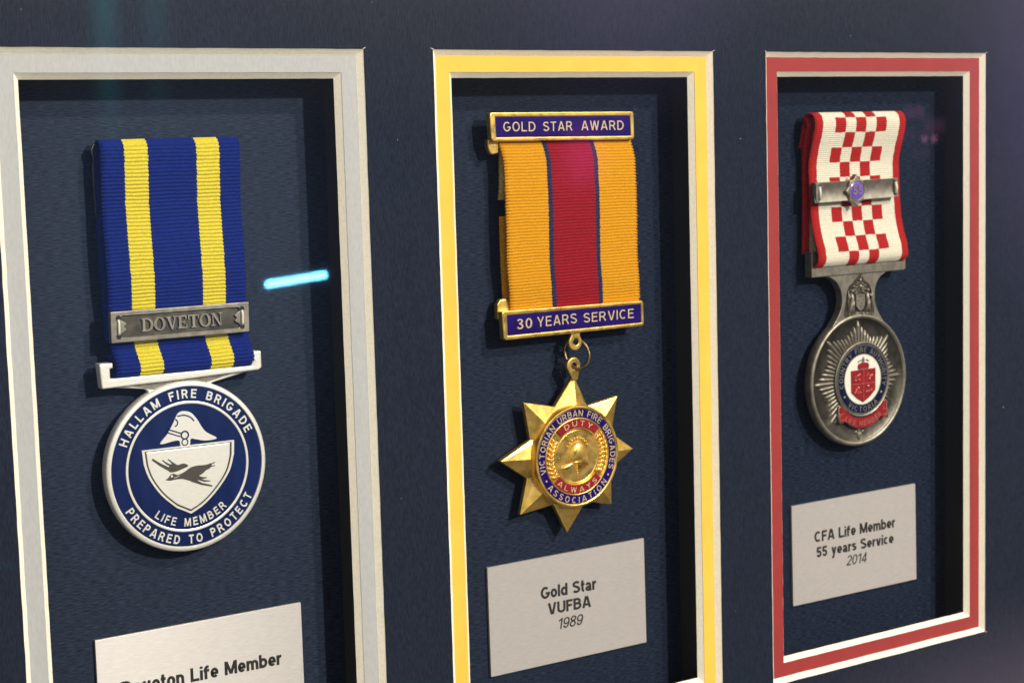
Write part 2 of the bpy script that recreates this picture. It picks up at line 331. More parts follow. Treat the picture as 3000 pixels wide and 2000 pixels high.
        w = .60; x = e if ch == 'b' else w - e; o = [[(x, 0), (x, 1)], _arc(w / 2, X / 2, w / 2 - e, X / 2 - e, 90, 450, 20)]
    elif ch == 'a': w = .56; o = [_arc(w / 2 - .02, X * .62, w / 2 - e - .02, X * .38 - e, 165, 0, 8) + [(w - e - .03, .12), (w - e * .6, 0)], _arc(w * .46, X * .29, w * .46 - e, X * .29 - e * .9, 60, 360, 14)]
    elif ch in 'il': w = s; o = [[(e, 0), (e, 1 if ch == 'l' else X)]] + ([[(e, 1 - s * .85), (e, 1)]] if ch == 'i' else [])
    elif ch == 'f': w = .42; o = [[(w * .36, 0), (w * .36, .76)] + _arc(w * .36 + .17, .78, .17, .22 - e, 178, 75, 6), [(0, X - e), (w * .95, X - e)]]
    elif ch == 't': w = .35; o = [[(w * .42, .96), (w * .42, .24)] + _arc(w * .42 + .12, .2, .12, .2 - e, 180, 285, 5), [(0, X - e), (w * .95, X - e)]]
    elif ch == 'n': w = .55; o = [[(e, 0), (e, X)], [(e, X * .55)] + _arc(w / 2, X * .60, w / 2 - e, X * .40 - e, 160, 0, 8) + [(w - e, 0)]]
    elif ch == 'm':
        w = .86; h = (w - s) / 4
        o = [[(e, 0), (e, X)], [(e, X * .55)] + _arc(e + h, X * .60, h, X * .40 - e, 160, 0, 8) + [(e + 2 * h, 0)], [(e + 2 * h, X * .55)] + _arc(e + 3 * h, X * .60, h, X * .40 - e, 160, 0, 8) + [(w - e, 0)]]
    elif ch == 'r': w = .36; o = [[(e, 0), (e, X)], [(e, X * .5)] + _arc(w - .02, X * .55, w - .02 - e, X * .45 - e, 165, 85, 6)]
    elif ch == 'v': w = .56; o = [[(e, X), (w / 2 - e * .25, 0)], [(w - e, X), (w / 2 + e * .25, 0)]]
    elif ch == 'y': w = .56; o = [[(e, X), (w / 2, .06)], [(w - e, X), (w / 2 - .02, -.1), (w * .36, -.26), (w * .12, -.26 + e * .2)]]
    else: raise ValueError(ch)
    return w, o
def strip(pts, s):
    pts = [p for i, p in enumerate(pts) if i == 0 or math.hypot(p[0] - pts[i - 1][0], p[1] - pts[i - 1][1]) > .012]
    m = len(pts); closed = math.hypot(pts[0][0] - pts[-1][0], pts[0][1] - pts[-1][1]) < 1e-6; L, R_ = [], []
    P = [Vector(p) for p in pts]
    for i in range(m):
        a = P[i - 1] if i else (P[-2] if closed else None); b = P[i + 1] if i < m - 1 else (P[1] if closed else None)
        d1 = (P[i] - a).normalized() if a is not None else None; d2 = (b - P[i]).normalized() if b is not None else None
        d = ((d1 or d2) + (d2 or d1)).normalized(); k = 1 / max(.5, d.dot(d1 or d2)); n = Vector((-d.y, d.x)) * s / 2 * k
        L.append(P[i] + n); R_.append(P[i] - n)
    return L, R_
def glyphs(txt, s, sp):
    V, F, x = [], [], 0; z = 0
    for ch in txt:
        w, o = letter(ch, s, sp)
        for i, pts in enumerate(o):
            L, R_ = strip(pts, s); n = len(L); b = len(V)
            for k in range(n): V += [(x + L[k].x, L[k].y, 1, i), (x + R_[k].x, R_[k].y, 1, i), (x + L[k].x, L[k].y, 0, i), (x + R_[k].x, R_[k].y, 0, i)]
            for k in range(n - 1):
                q = b + 4 * k; F += [[q, q + 1, q + 5, q + 4], [q + 2, q, q + 4, q + 6], [q + 1, q + 3, q + 7, q + 5]]
            q = b + 4 * (n - 1); F += [[b, b + 2, b + 3, b + 1], [q, q + 1, q + 3, q + 2]]
        x += w + (sp if ch != ' ' else 0)
    x -= sp
    return [(a / x, y, zz, i) for a, y, zz, i in V], F, x
def text_flat(mb, txt, x0, y0, x1, h, z0, z1, wt=.13, slant=0., y1=None, sp=.14, mi=0):
    V, F, _ = glyphs(txt, wt, sp); y1 = y0 if y1 is None else y1
    mb.add([(x0 + (x1 - x0) * x + slant * h * y, y0 + (y1 - y0) * x + y * h, z0 + (z1 - z0) * z + i * .004) for x, y, z, i in V], F, mi)
def text_arc(mb, txt, c, r, h, a0, a1, z0, z1, wt=.13, sp=.2, mi=0, inward=False):
    """r = baseline radius; a0 -> a1 in degrees (left to right)"""
    V, F, _ = glyphs(txt, wt, sp); o = []
    for x, y, z, i in V:
        a = math.radians(a0 + (a1 - a0) * x); rr = r - y * h if inward else r + y * h
        o.append((c[0] + rr * math.cos(a), c[1] + rr * math.sin(a), z0 + (z1 - z0) * z + i * .004))
    mb.add(o, F, mi)


# ================================================================== THE BOARD
ZB = -12.0                         # backing board
YT, YB = 0.0, -174.2
WIN = [(-105.2, -18.6), (0.0, 85.9), (104.2, 190.7)]
def jit(rect, amp=.05, step=3.0, seed=0):
    rg = random.Random(seed); x0, y0, x1, y1 = rect; P = []
    def side(a, b):
        n = max(2, int(math.hypot(b[0] - a[0], b[1] - a[1]) / step)); px, py = (b[1] - a[1]), -(b[0] - a[0]); L = math.hypot(px, py); o = []
        for i in range(n):
            t = i / n; j = 0 if i == 0 else rg.uniform(-amp, amp)
            o.append((a[0] + (b[0] - a[0]) * t + px / L * j, a[1] + (b[1] - a[1]) * t + py / L * j))
        return o
    c = [(x0, y0), (x1, y0), (x1, y1), (x0, y1)]
    for i in range(4): P += side(c[i], c[(i + 1) % 4])
    return P
def inset(P, rect, d):
    """the lower lip of a 45 degree bevel: every point of the loop moves towards the opening"""
    x0, y0, x1, y1 = rect; o = []
    for x, y in P:
        u = (x - x0) / (x1 - x0); v = (y - y0) / (y1 - y0); du = dv = 0
        sx = 1 - 2 * d / (x1 - x0); sy = 1 - 2 * d / (y1 - y0)
        nx = x0 + d + (x - x0) * sx; ny = y0 + d + (y - y0) * sy
        o.append((nx, ny))
    return o
def bevel_strip(mb, A, za, B, zb):
    n = len(A)
    mb.add([(x, y, za) for x, y in A] + [(x, y, zb) for x, y in B], [[i, (i + 1) % n, n + (i + 1) % n, n + i] for i in range(n)])
mat_t = thing('navy_mat_board', (45, -200, -1.4), 'dark navy textured mat board with three tall rectangular windows cut in it', 'mat board')
outer = [(-290, -290), (340, -290), (340, 90), (-290, 90)]
loops = []
for i, (x0, x1) in enumerate(WIN):
    r = (x0, YB, x1, YT); loops.append((jit(r, .045, 3, i), r))
m = MB(); m.ring(outer, [l for l, r in loops], -.12, 0, 0); m.build('face_paper', NAVYFACE, mat_t)
LB = ['cream bevelled edge around the left window', 'cream bevelled edge around the middle window', 'cream bevelled edge around the right window']
for i, (l, r) in enumerate(loops):
    m = MB(); low = inset(l, r, 1.38); l2 = [(x, y) for x, y in l]
    bevel_strip(m, l2, -.12, low, -1.40); m.build('bevel', CORE, mat_t, LB[i])
rg = random.Random(5)
for (x0, x1) in WIN:
    for cx_, sx in ((x0, -1), (x1, 1)):
        for cy_, sy in ((YT, 1), (YB, -1)):
            m = MB(); m.stroke([(cx_ - sx * .2, cy_ + sy * .03), (cx_ + sx * rg.uniform(.25, .7), cy_ + sy * rg.uniform(.2, .45))], [.16, .05], -.1, .012); m.build('overcut_nick', CORE, mat_t)
m = MB()
for k in range(26):
    x, y = rg.uniform(-110, 215), rg.uniform(-175, 18); a = rg.uniform(0, PI); L = rg.choice((.06, .08, .1, .25)); p = Vector((x, y, .02))
    if any(a0 - 1 < x < b0 + 1 for a0, b0 in WIN) and y < 1: continue
    d = Vector((math.cos(a), math.sin(a), 0)) * L; m.tube([p - d, p + Vector((.02, .03, .03)), p + d], .035, 5)
m.build('lint', CORE, mat_t, kind='stuff')
m = MB(); m.ring(outer, [inset(l, r, 1.38) for l, r in loops], -1.40, -1.36); m.build('board_underside', CORE, mat_t)
inner_rects = []
for i, (nm, mt, lab) in enumerate((('silver_under_mat', SILVERMAT, 'silver grey under mat framing the window of the blue and yellow ribboned medal'),
                                    ('yellow_under_mat', YELLOWMAT, 'bright yellow under mat framing the gold star medal window'),
                                    ('red_under_mat', REDMAT, 'red under mat framing the window of the checkered ribbon medal'))):
    x0, x1 = WIN[i]
    u = thing(nm, ((x0 + x1) / 2, YB - 4, -2.8), lab, 'under mat')
    hr = (x0 + 5.25, YB + 5.25, x1 - 5.25, YT - 5.2); l = jit(hr, .03, 3, 20 + i)
    m = MB(); m.ring([(x0 - 8, YB - 8), (x1 + 8, YB - 8), (x1 + 8, YT + 8), (x0 - 8, YT + 8)], [l], -1.52, -1.42); m.build('face_paper', mt, u)
    low = inset(l, hr, 1.33); m = MB(); bevel_strip(m, l, -1.52, low, -2.85); m.build('bevel', CORE, u)
    m = MB(); m.ring([(x0 - 8, YB - 8), (x1 + 8, YB - 8), (x1 + 8, YT + 8), (x0 - 8, YT + 8)], [low], -2.9, -2.86); m.build('board_underside', BLACKW, u)
    # dark lining of the recess
    s = thing('recess_lining', ((x0 + x1) / 2, YB, ZB), ['dark lining around the left recess behind the silver grey mat', 'dark lining around the middle recess behind the yellow mat', 'dark lining around the right recess behind the red mat'][i], 'spacer')
    a = (x0 + 3.2, YB + 3.2, x1 - 4.6, YT - 3.4)
    m = MB(); P = [(a[0], a[1]), (a[2], a[1]), (a[2], a[3]), (a[0], a[3])]; Q = [(a[0] - 3, a[1] - 3), (a[2] + 3, a[1] - 3), (a[2] + 3, a[3] + 3), (a[0] - 3, a[3] + 3)]
    m.ring(Q, [P], ZB + .02, -2.95); m.build('lining_wall', BLACKW, s)
m = MB(); m.prism([(-290, -290), (340, -290), (340, 90), (-290, 90)], ZB - 3, ZB); b = m.build('backing_board', BACKING, None, kind='structure'); b['label'] = 'navy backing board with horizontal grain behind the medals'

# ================================================================== RIBBONS
def ribbon(name, parent, path, cols, colmats, mats, rib=.9, amp=.11, thick=.34, xoff=None, edge=.10, matfn=None, label=None, sub=6, frays=0, seed=1, lift=None, wob=0):
    """path: (y,z) polyline; cols: list of x stripe borders; front side is to the left-hand of travel"""
    P = spline([(p[0], p[1]) for p in path], 10)
    S = [0.]
    for i in range(1, len(P)): S.append(S[-1] + math.hypot(P[i][0] - P[i - 1][0], P[i][1] - P[i - 1][1]))
    Lr = S[-1]; nr = int(round(Lr / rib)); n = nr * sub
    rg = random.Random(seed)
    xs = []; ms = []
    for i in range(len(cols) - 1):
        k = max(1, int((cols[i + 1] - cols[i]) / 1.1))
        for q in range(k): xs.append(cols[i] + (cols[i + 1] - cols[i]) * q / k); ms.append(colmats[i] if colmats else i)
    xs.append(cols[-1]); C = len(xs)
    ribn = [rg.uniform(-.12, .12) for _ in range(nr + 2)]
    V = []; j = 0; back = []
    for a in range(n + 1):
        s = Lr * a / n
        while j < len(S) - 2 and S[j + 1] < s: j += 1
        t = (s - S[j]) / max(1e-9, S[j + 1] - S[j]); y = P[j][0] + (P[j + 1][0] - P[j][0]) * t; z = P[j][1] + (P[j + 1][1] - P[j][1]) * t
        j0 = max(0, j - 2); j1 = min(len(P) - 1, j + 3); dy = P[j1][0] - P[j0][0]; dz = P[j1][1] - P[j0][1]; l = math.hypot(dy, dz); ny, nz_ = -dz / l, dy / l
        ph = (a % sub) / sub; r = amp * math.sin(PI * ph) ** .7 if a % sub else 0
        ri = a // sub
        xo = xoff(y, z) if xoff else 0
        ew = edge * (math.sin(PI * ph)) + .6 * ribn[min(ri, nr)] * edge
        for c_, x in enumerate(xs):
            u = c_ / (C - 1)
            rr = r * (1 + ribn[min(ri, nr)]) + (lift(u, y) if lift else 0)
            xx = x + xo + (-ew if c_ == 0 else ew if c_ == C - 1 else 0)
            if 0 < c_ < C - 1 and wob and ms[c_] != ms[c_ - 1]: xx += wob * (ribn[min(ri, nr)] * 5 + math.sin(PI * ph) * .5)
            wv = .05 * math.sin(x * .42 + seed + ri * .11) + .035 * math.sin(x * 1.3 + ri * .9 + seed)
            y_ = y + wv * abs(nz_)
            V.append((xx, y_ + ny * rr, z + nz_ * rr)); back.append((xx, y - ny * thick, z - nz_ * thick))
    F, MI = [], []
    for a in range(n):
        for c_ in range(C - 1):
            F.append([a * C + c_, a * C + c_ + 1, (a + 1) * C + c_ + 1, (a + 1) * C + c_])
            if matfn:
                ym = (V[a * C + c_][1] + V[(a + 1) * C + c_][1]) / 2; MI.append(matfn(ms[c_], a // sub, ym, Lr))
            else: MI.append(ms[c_])
    nv = len(V)
    mb = MB(); mb.v = V + back
    for q, mi in zip(F, MI): mb.f.append(q); mb.m.append(mi); mb.sm.append(True)
    for a in range(0, n):
        for c_ in range(C - 1):
            q = [a * C + c_, a * C + c_ + 1, (a + 1) * C + c_ + 1, (a + 1) * C + c_][::-1]
            mb.f.append([i + nv for i in q]); mb.m.append(MI[a * (C - 1) + c_]); mb.sm.append(True)
        for c_, fl in ((0, 0), (C - 1, 1)):
            q = [a * C + c_, (a + 1) * C + c_, (a + 1) * C + c_ + nv, a * C + c_ + nv]
            if fl: q = q[::-1]
            mb.f.append(q); mb.m.append(MI[a * (C - 1) + (0 if not fl else C - 2)]); mb.sm.append(True)
    if frays:
        for _ in range(frays):
            a = rg.randrange(0, n // 1); e = rg.choice((0, C - 1)); p = Vector(V[a * C + e]); d = -1 if e == 0 else 1
            q = p + Vector((d * rg.uniform(.2, .6), rg.uniform(-.4, .4), rg.uniform(-.1, .3)))
            mb.tube([p, (p + q) / 2 + Vector((0, rg.uniform(-.1, .1), 0)), q], .04, 4, mi=MI[min(a, n - 1) * (C - 1)])
    return mb.build(name, mats, parent, label)

# ------------------------------------------------------------------ serif letters (for the town name on the clasp)
def serif_letter(mb, ch, x, y, w, h, z0, z1):
    e = [0]
    def q(pts): mb.prism([(x + a * w, y + b * h) for a, b in pts], z0, z1 + e[0] * .006); e[0] += 1
    def box(a, b, c, d): q([(a, b), (c, b), (c, d), (a, d)])
    if ch == 'D':
        box(.10, 0, .30, 1); box(0, 0, .45, .09); box(0, .91, .45, 1)
        for k in range(8):
            a0 = -PI / 2 + PI * k / 8; a1 = a0 + PI / 8
            q([(.42 + .58 * math.cos(a0), .5 + .5 * math.sin(a0)), (.42 + .58 * math.cos(a1), .5 + .5 * math.sin(a1)), (.42 + .34 * math.cos(a1), .5 + .41 * math.sin(a1)), (.42 + .34 * math.cos(a0), .5 + .41 * math.sin(a0))])
    elif ch == 'O':
        for k in range(16):
            a0 = 2 * PI * k / 16; a1 = a0 + PI / 8
            q([(.5 + .5 * math.cos(a0), .5 + .52 * math.sin(a0)), (.5 + .5 * math.cos(a1), .5 + .52 * math.sin(a1)), (.5 + .27 * math.cos(a1), .5 + .44 * math.sin(a1)), (.5 + .27 * math.cos(a0), .5 + .44 * math.sin(a0))])
    elif ch == 'V':
        q([(.10, 1), (.34, 1), (.62, .0), (.48, 0)]); q([(.78, 1), (.88, 1), (.60, 0), (.50, 0)]); box(0, .91, .42, 1); box(.66, .91, 1, 1)
    elif ch == 'E':
        box(.12, 0, .36, 1); box(0, 0, .9, .10); box(0, .90, .86, 1); box(.3, .45, .66, .55); box(.82, 0, .92, .3); box(.76, .72, .88, 1); box(.62, .36, .70, .64)
    elif ch == 'T':
        box(.40, 0, .62, 1); box(0, .90, 1, 1); box(0, .66, .10, 1); box(.90, .66, 1, 1); box(.26, 0, .76, .09)
    elif ch == 'N':
        box(.13, 0, .21, 1); box(.79, 0, .87, 1); q([(.08, 1), (.32, 1), (.87, 0), (.72, 0)]); box(0, 0, .34, .08); box(0, .92, .30, 1); box(.66, .92, 1, 1)

def quadmap(Q):   # bilinear map of a measured quad TL,TR,BR,BL
    return lambda u, v: ((1 - u) * (1 - v) * Q[3][0] + u * (1 - v) * Q[2][0] + u * v * Q[1][0] + (1 - u) * v * Q[0][0],
                         (1 - u) * (1 - v) * Q[3][1] + u * (1 - v) * Q[2][1] + u * v * Q[1][1] + (1 - u) * v * Q[0][1])
def arc_pts(c, r, a0, a1, n): return [(c[0] + r * math.cos(math.radians(a0 + (a1 - a0) * i / n)), c[1] + r * math.sin(math.radians(a0 + (a1 - a0) * i / n))) for i in range(n + 1)]

# ================================================================== MEDAL 1: round silver and navy medal
t1 = thing('round_medal', (-63.5, -111.4, ZB), 'round silver and navy enamel medal on blue ribbon with two yellow stripes', 'medal', 'medals in the shadow box')
shx = lambda y, z: (0.9 * max(0, min(1, (-63.5 - y) / 5.0)) ** 1.2) + .25 * math.sin((y + 20) / 9.0)
ribbon('ribbon', t1, [(-66, -10.9), (-68.5, -10.8), (-70.6, -9.9), (-71.0, -8.7), (-70.3, -7.2), (-68.5, -6.7), (-65.5, -7.3), (-63.8, -7.8), (-56, -7.8), (-50, -7.1), (-42, -7.0), (-34, -7.4), (-26, -7.0), (-21.0, -7.2), (-19.5, -8.4), (-19.9, -9.9), (-23, -10.9), (-30, -11.2), (-45, -11.2), (-63, -11.2)],
       [-80.1, -74.8, -69.4, -58.0, -52.5, -47.5], [0, 1, 0, 1, 0], [F_BLUE, F_YEL], rib=.82, amp=.32, xoff=shx, wob=.10, seed=3, frays=26)
m = MB(); m.tube(spline([(-80.9, -23, -9.3), (-81.25, -21.4, -9.2), (-80.7, -20.2, -9.2), (-80.0, -20.1, -9.2)], 5), .22, 8)
m.tube(spline([(-80.9, -23, -9.3), (-81.1, -27, -9.4), (-80.8, -36, -9.8)], 5), .2, 8); m.build('brooch_pin', ASILVD, t1)
# clasp with the town name
Q1 = [(-80.4, -56.15), (-47.6, -56.3), (-47.75, -63.0), (-80.5, -62.9)]; q1 = quadmap(Q1)
clasp = MB(); W_, H_ = 32.8, 6.75
def cl(x, y): return q1(x / W_, y / H_)
outl = [cl(*p) for p in ((0, 0), (W_, 0), (W_, H_), (0, H_))]
notL = [(2.9, .95), (2.3, 1.3), (2.35, 1.9), (2.9, 2.2), (3.6, 2.75), (3.0, 3.375), (3.6, 4.0), (2.9, 4.55), (2.35, 4.85), (2.3, 5.45), (2.9, 5.8)]
inn = [(W_ - x, y) for x, y in notL[::1]] + [(x, y) for x, y in notL[::-1]]
inn = [cl(x, y) for x, y in inn]
clasp.ring(outl, [inn], -7.1, -5.5); cb = clasp.build('name_clasp', ASILV, t1, 'antique silver ribbon clasp with raised border', bevel=.12)
m = MB(); m.prism([cl(*p) for p in ((1, .4), (W_ - 1, .4), (W_ - 1, H_ - .4), (1, H_ - .4))], -7.05, -6.0); m.build('sunk_panel', ASILVD, cb)
m = MB(); xx = 7.1; gaps = [('D', 2.75), ('O', 2.75), ('V', 2.75), ('E', 2.4), ('T', 2.6), ('O', 2.75), ('N', 2.8)]
for ch, wd in gaps:
    a = cl(xx, 2.0); serif_letter(m, ch, a[0], a[1], wd, 2.85, -6.02, -5.55); xx += wd + .07
m.build('lettering', ASILV, cb)
for x in (1.75, W_ - 1.75):
    for y in (1.35, 5.35):
        p = cl(x, y); m = MB(); m.prism(circ(p, .62, 14), -6.2, -5.485); m.build('pin_hole', HOLE, cb)
    a, b = cl(x, 1.7), cl(x, 5.0); m = MB(); m.tube([(a[0], a[1], -5.5), (a[0], a[1] + .6, -5.25), ((a[0] + b[0]) / 2, (a[1] + b[1]) / 2, -5.2), (b[0], b[1] - .6, -5.25), (b[0], b[1], -5.5)], .30, 8); m.build('stitch', THREAD, cb)
# suspender bar
m = MB(); m.prism([(-83.0, -67.3), (-79.9, -67.3), (-79.9, -68.5), (-80.6, -68.5), (-80.6, -70.75), (-46.9, -71.0), (-46.9, -67.7), (-44.4, -67.8), (-44.4, -71.6), (-45.2, -72.1), (-82.6, -72.8)], -9.6, -6.9)
m.build('suspender_bar', SILV, t1, bevel=.3, seg=3)
m = MB(); m.prism([(-82.3, -72.5), (-72.2, -73.9), (-71.0, -75.4), (-68, -76), (-58, -76), (-56.4, -74.0), (-45.2, -71.9)], -9.9, -7.9); m.build('suspender_web', SILV, t1, bevel=.25)
m = MB(); m.prism([(-76.0, -72.75), (-70.4, -74.2), (-66, -75), (-60, -75), (-57.5, -73.7), (-51.0, -72.35)], -7.9, -7.82); m.build('web_patina', ASILV, t1)
CL = (-63.45, -92.2)
m = MB(); m.lathe(CL, [(0, -10.2), (18.6, -10.2), (19.1, -9.9), (19.25, -9.3), (19.25, -7.6), (19.0, -7.15), (18.6, -7.0), (18.15, -7.05), (18.05, -7.35), (0, -7.35)], 160, smooth=True)
d1 = m.build('disc', SILV, t1)
mod = d1.modifiers.new('n', 'EDGE_SPLIT'); mod.split_angle = math.radians(50)
m = MB(); m.lathe(CL, [(18.08, -7.36), (18.0, -7.24), (14.75, -7.22)], 160); m.build('enamel_border', NAVYE, d1)
m = MB(); m.lathe(CL, [(14.2, -7.21), (0.001, -7.21)], 120); m.build('enamel_field', NAVYE, d1)
m = MB(); m.lathe(CL, [(14.8, -7.3), (14.74, -7.05), (14.62, -7.0), (14.32, -7.0), (14.2, -7.05), (14.14, -7.3)], 140); m.build('inner_ring', SILV, d1)
m = MB(); text_arc(m, 'HALLAM FIRE BRIGADE', CL, 15.45, 2.0, 157, 23, -7.25, -7.0, wt=.17, sp=.36); m.build('lettering', SILV, d1)
m = MB(); text_arc(m, 'PREPARED TO PROTECT', CL, 17.5, 2.0, -151.5, -29, -7.25, -7.0, wt=.17, sp=.33, inward=True); m.build('lettering', SILV, d1)
m = MB(); text_arc(m, 'LIFE MEMBER', CL, 13.5, 1.85, -130, -49, -7.25, -7.0, wt=.16, sp=.33, inward=True); m.build('lettering', SILV, d1)
hel = MB(); hel.prism(spline([(-69.9, -86.35), (-68.2, -84.4), (-66.9, -82.5), (-66.0, -80.9), (-65.3, -79.9), (-64.0, -79.6), (-62.3, -80.1), (-60.9, -81.7), (-60.0, -83.3), (-58.8, -84.9), (-56.3, -86.55), (-59.0, -86.8), (-61.4, -86.2), (-62.6, -86.0), (-62.9, -87.3), (-64.0, -87.8), (-65.1, -87.3), (-65.3, -86.2), (-66.5, -86.0)], 4, True), -7.25, -6.98)
hp = hel.build('helmet_emblem', SILV, d1)
m = MB(); m.stroke(spline([(-65.6, -80.6), (-64.0, -80.5), (-62.5, -81.1), (-61.6, -82.1)], 4), .3, -7.1, -6.955)
m.stroke([(-67.9, -83.3), (-64.9, -84.5)], .3, -7.1, -6.95); m.stroke([(-68.3, -83.9), (-65.1, -85.2)], .28, -7.1, -6.95)
m.stroke(arc_pts((-66.4, -82.0), .85, -80, 70, 6), .3, -7.1, -6.952)
m.ring(circ((-64.0, -85.0), 1.05, 20), [circ((-64.0, -85.0), .68, 20)], -7.1, -6.945)
m.stroke(arc_pts((-64.05, -86.6), .72, 120, 420, 10), .28, -7.1, -6.947); hp2 = m
for o in (hp2.build('helmet_detail', NAVYE, d1),): pass
SH = [(-74.3, -87.3), (-52.1, -87.5)] + spline([(-52.3, -90.6), (-53.6, -94.4), (-56.6, -98.2), (-60.1, -101.2), (-63.4, -102.9)], 4)[:-1] + [(-63.4, -102.9)] + spline([(-66.8, -101.1), (-70.2, -97.9), (-72.9, -93.8), (-74.0, -90.5)], 4)
def shrink(P, k, c): return [(c[0] + (x - c[0]) * k, c[1] + (y - c[1]) * k) for x, y in P]
SC = (-63.3, -93.2)
m = MB(); m.ring(SH, [shrink(SH, .945, SC)], -7.3, -6.92); sh = m.build('shield', SILV, d1)
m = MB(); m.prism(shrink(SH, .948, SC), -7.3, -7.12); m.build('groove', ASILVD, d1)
m = MB(); m.prism(shrink(SH, .905, SC), -7.3, -6.96); m.build('shield_face', SILV, d1, bevel=.08)
DARKE = mat('sunk dark bird', (.075, .066, .055), .5, .6)
m = MB(); z0, z1 = -7.0, -6.935
m.prism(spline([(-69.1, -94.5), (-68.4, -94.1), (-67.9, -93.5), (-67.1, -93.3), (-66.2, -93.7), (-64.6, -93.3), (-63.2, -92.5), (-61.5, -92.2), (-59.4, -92.3), (-57.9, -92.1), (-58.2, -93.1), (-59.4, -93.6), (-60.2, -94.2), (-61.2, -94.7), (-61.0, -95.4), (-62.1, -95.7), (-63.7, -95.3), (-65.0, -94.8), (-66.6, -94.7), (-67.9, -94.8), (-68.5, -94.7)], 3, True), z0, z1)
m.stroke([(-63.0, -95.2), (-60.5, -96.5), (-58.0, -97.3)], [.85, .5, .35], z0, z1 + .01)
m.stroke([(-61.5, -94.7), (-60.2, -95.2), (-59.2, -95.2)], [.5, .45, .2], z0, z1 + .012)
m.stroke([(-61.9, -95.0), (-59.8, -95.9), (-58.4, -96.1)], [.5, .4, .2], z0, z1 + .014)
m.stroke([(-58.2, -92.3), (-57.0, -92.0)], [.3, .2], z0, z1 + .01); m.stroke([(-58.2, -92.8), (-57.1, -92.7)], [.3, .2], z0, z1 + .01)
m.prism(spline([(-68.0, -92.9), (-66.6, -92.95), (-65.2, -92.6), (-63.6, -92.1), (-63.9, -91.6), (-64.9, -91.3), (-66.0, -91.5), (-67.0, -91.0), (-67.9, -91.3), (-68.3, -92.1)], 3, True), z0, z1 + .004)
m.stroke([(-72.0, -89.5), (-70.2, -90.9), (-68.0, -92.3)], [.45, .62, .8], z0, z1 + .008)
m.stroke([(-69.6, -90.0), (-68.6, -90.9), (-67.4, -91.6)], [.25, .4, .5], z0, z1 + .012); m.stroke([(-68.3, -89.9), (-67.5, -90.7), (-66.6, -91.4)], [.2, .35, .4], z0, z1 + .016)
bird = m.build('bird_emblem', DARKE, d1)
m = MB(); m.prism(circ((-67.55, -93.85), .28, 10), z0, z1 + .02); m.stroke([(-67.0, -94.3), (-66.4, -94.2), (-65.7, -93.9)], .12, z0, z1 + .02); m.build('bird_detail', SILV, d1)

# ================================================================== MEDAL 2: the gold star
t2 = thing('star_medal', (43, -122.9, ZB), 'eight pointed gold star medal on yellow and crimson ribbon with two blue enamel bars', 'medal', 'medals in the shadow box')
x2 = lambda y, z: (0.9 * max(0, min(1, (-50 - y) / 14.0)) ** 1.5 * 1.6) - .8 * max(0, (y + 27) / 5.0)
ribbon('ribbon', t2, [(-65.0, -9.4), (-64.2, -8.4), (-62.0, -7.9), (-58, -7.3), (-48, -6.9), (-38, -6.8), (-28, -7.1), (-24, -7.6), (-21.5, -8.4)],
       [24.1, 36.6, 38.0, 51.4, 52.7, 64.5], [0, 1, 2, 1, 0], [F_GOLD, F_NAVY, F_CRIM], rib=.78, amp=.25, edge=.36, xoff=x2, wob=.08, seed=5, frays=26, label='yellow ribbon with navy edged crimson centre stripe')
ribbon('ribbon_back', t2, [(-64.5, -10.2), (-60, -10.8), (-50, -11.2), (-40.5, -11.2)], [24.9, 38, 52, 63], [0, 1, 0], [F_GOLD, F_CRIM], rib=.86, amp=.11, edge=.16, seed=6)
F_TAN = fabric('frayed tan ribbon end', (.42, .27, .06), (.55, .40, .14))
ribbon('ribbon_end', t2, [(-36.4, -11.0), (-34, -10.5), (-30, -10.2), (-24, -9.8), (-21.5, -9.4)], [24.6, 32, 60, 63.5], [0, 0, 0], [F_TAN], rib=.86, amp=.11, edge=.18, frays=60, seed=8)
def enamel_bar(name, Q, E, txt, lab):
    q = quadmap(Q)
    P = [q(.012, 0), (q(.988, 0)), q(1, .07), q(1, .93), q(.988, 1), q(.012, 1), q(0, .93), q(0, .07)]
    m = MB(); m.ring(P, [[E[3], E[2], E[1], E[0]]], -8.4, -6.4); o = m.build(name, GOLD, t2, lab, bevel=.28, seg=3)
    m = MB(); m.prism([E[3], E[2], E[1], E[0]], -8.2, -6.62); m.build('enamel_panel', VIOL, o)
    m = MB()
    for s, x0, x1, y0, y1, h in txt: text_flat(m, s, x0, y0, x1, h, -6.65, -6.5, wt=.12, y1=y1, sp=.2)
    m.build('lettering', GOLDP, o)
    return o
enamel_bar('top_bar', [(19.6, -14.75), (64.25, -15.1), (64.3, -22.3), (20.0, -21.8)], [(21.3, -15.9), (63.1, -16.2), (63.2, -21.3), (21.5, -20.8)],
           [('GOLD', 23.6, 33.2, -19.45, -19.6, 2.35), ('STAR', 35.6, 44.6, -19.6, -19.6, 2.3), ('AWARD', 47.4, 60.9, -19.6, -19.75, 2.35)], 'gold bar with blue enamel reading gold star award')
bb = enamel_bar('bottom_bar', [(21.5, -63.7), (66.2, -64.3), (66.2, -71.0), (22.0, -71.1)], [(23.1, -64.9), (65.4, -65.2), (65.4, -70.0), (23.2, -69.95)],
           [('30', 26.0, 30.6, -68.65, -68.6, 2.55), ('YEARS', 32.2, 44.5, -68.55, -68.5, 2.5), ('SERVICE', 46.7, 62.9, -68.6, -68.6, 2.4)], 'gold bar with blue enamel reading thirty years service')
def cheek(x0, x1, y0, y1, z0, z1):
    m = MB(); m.prism(spline([(x0, y1), (x0, (y0 + y1) / 2), (x0 + (x1 - x0) * .25, y0), (x0 + (x1 - x0) * .7, y0), (x1, y0 + .5), (x1, y1)], 4, False), z0, z1); return m
cheek(20.0, 23.2, -24.9, -21.3, -9.8, -8.2).build('ribbon_slide', GOLD, t2, bevel=.3)
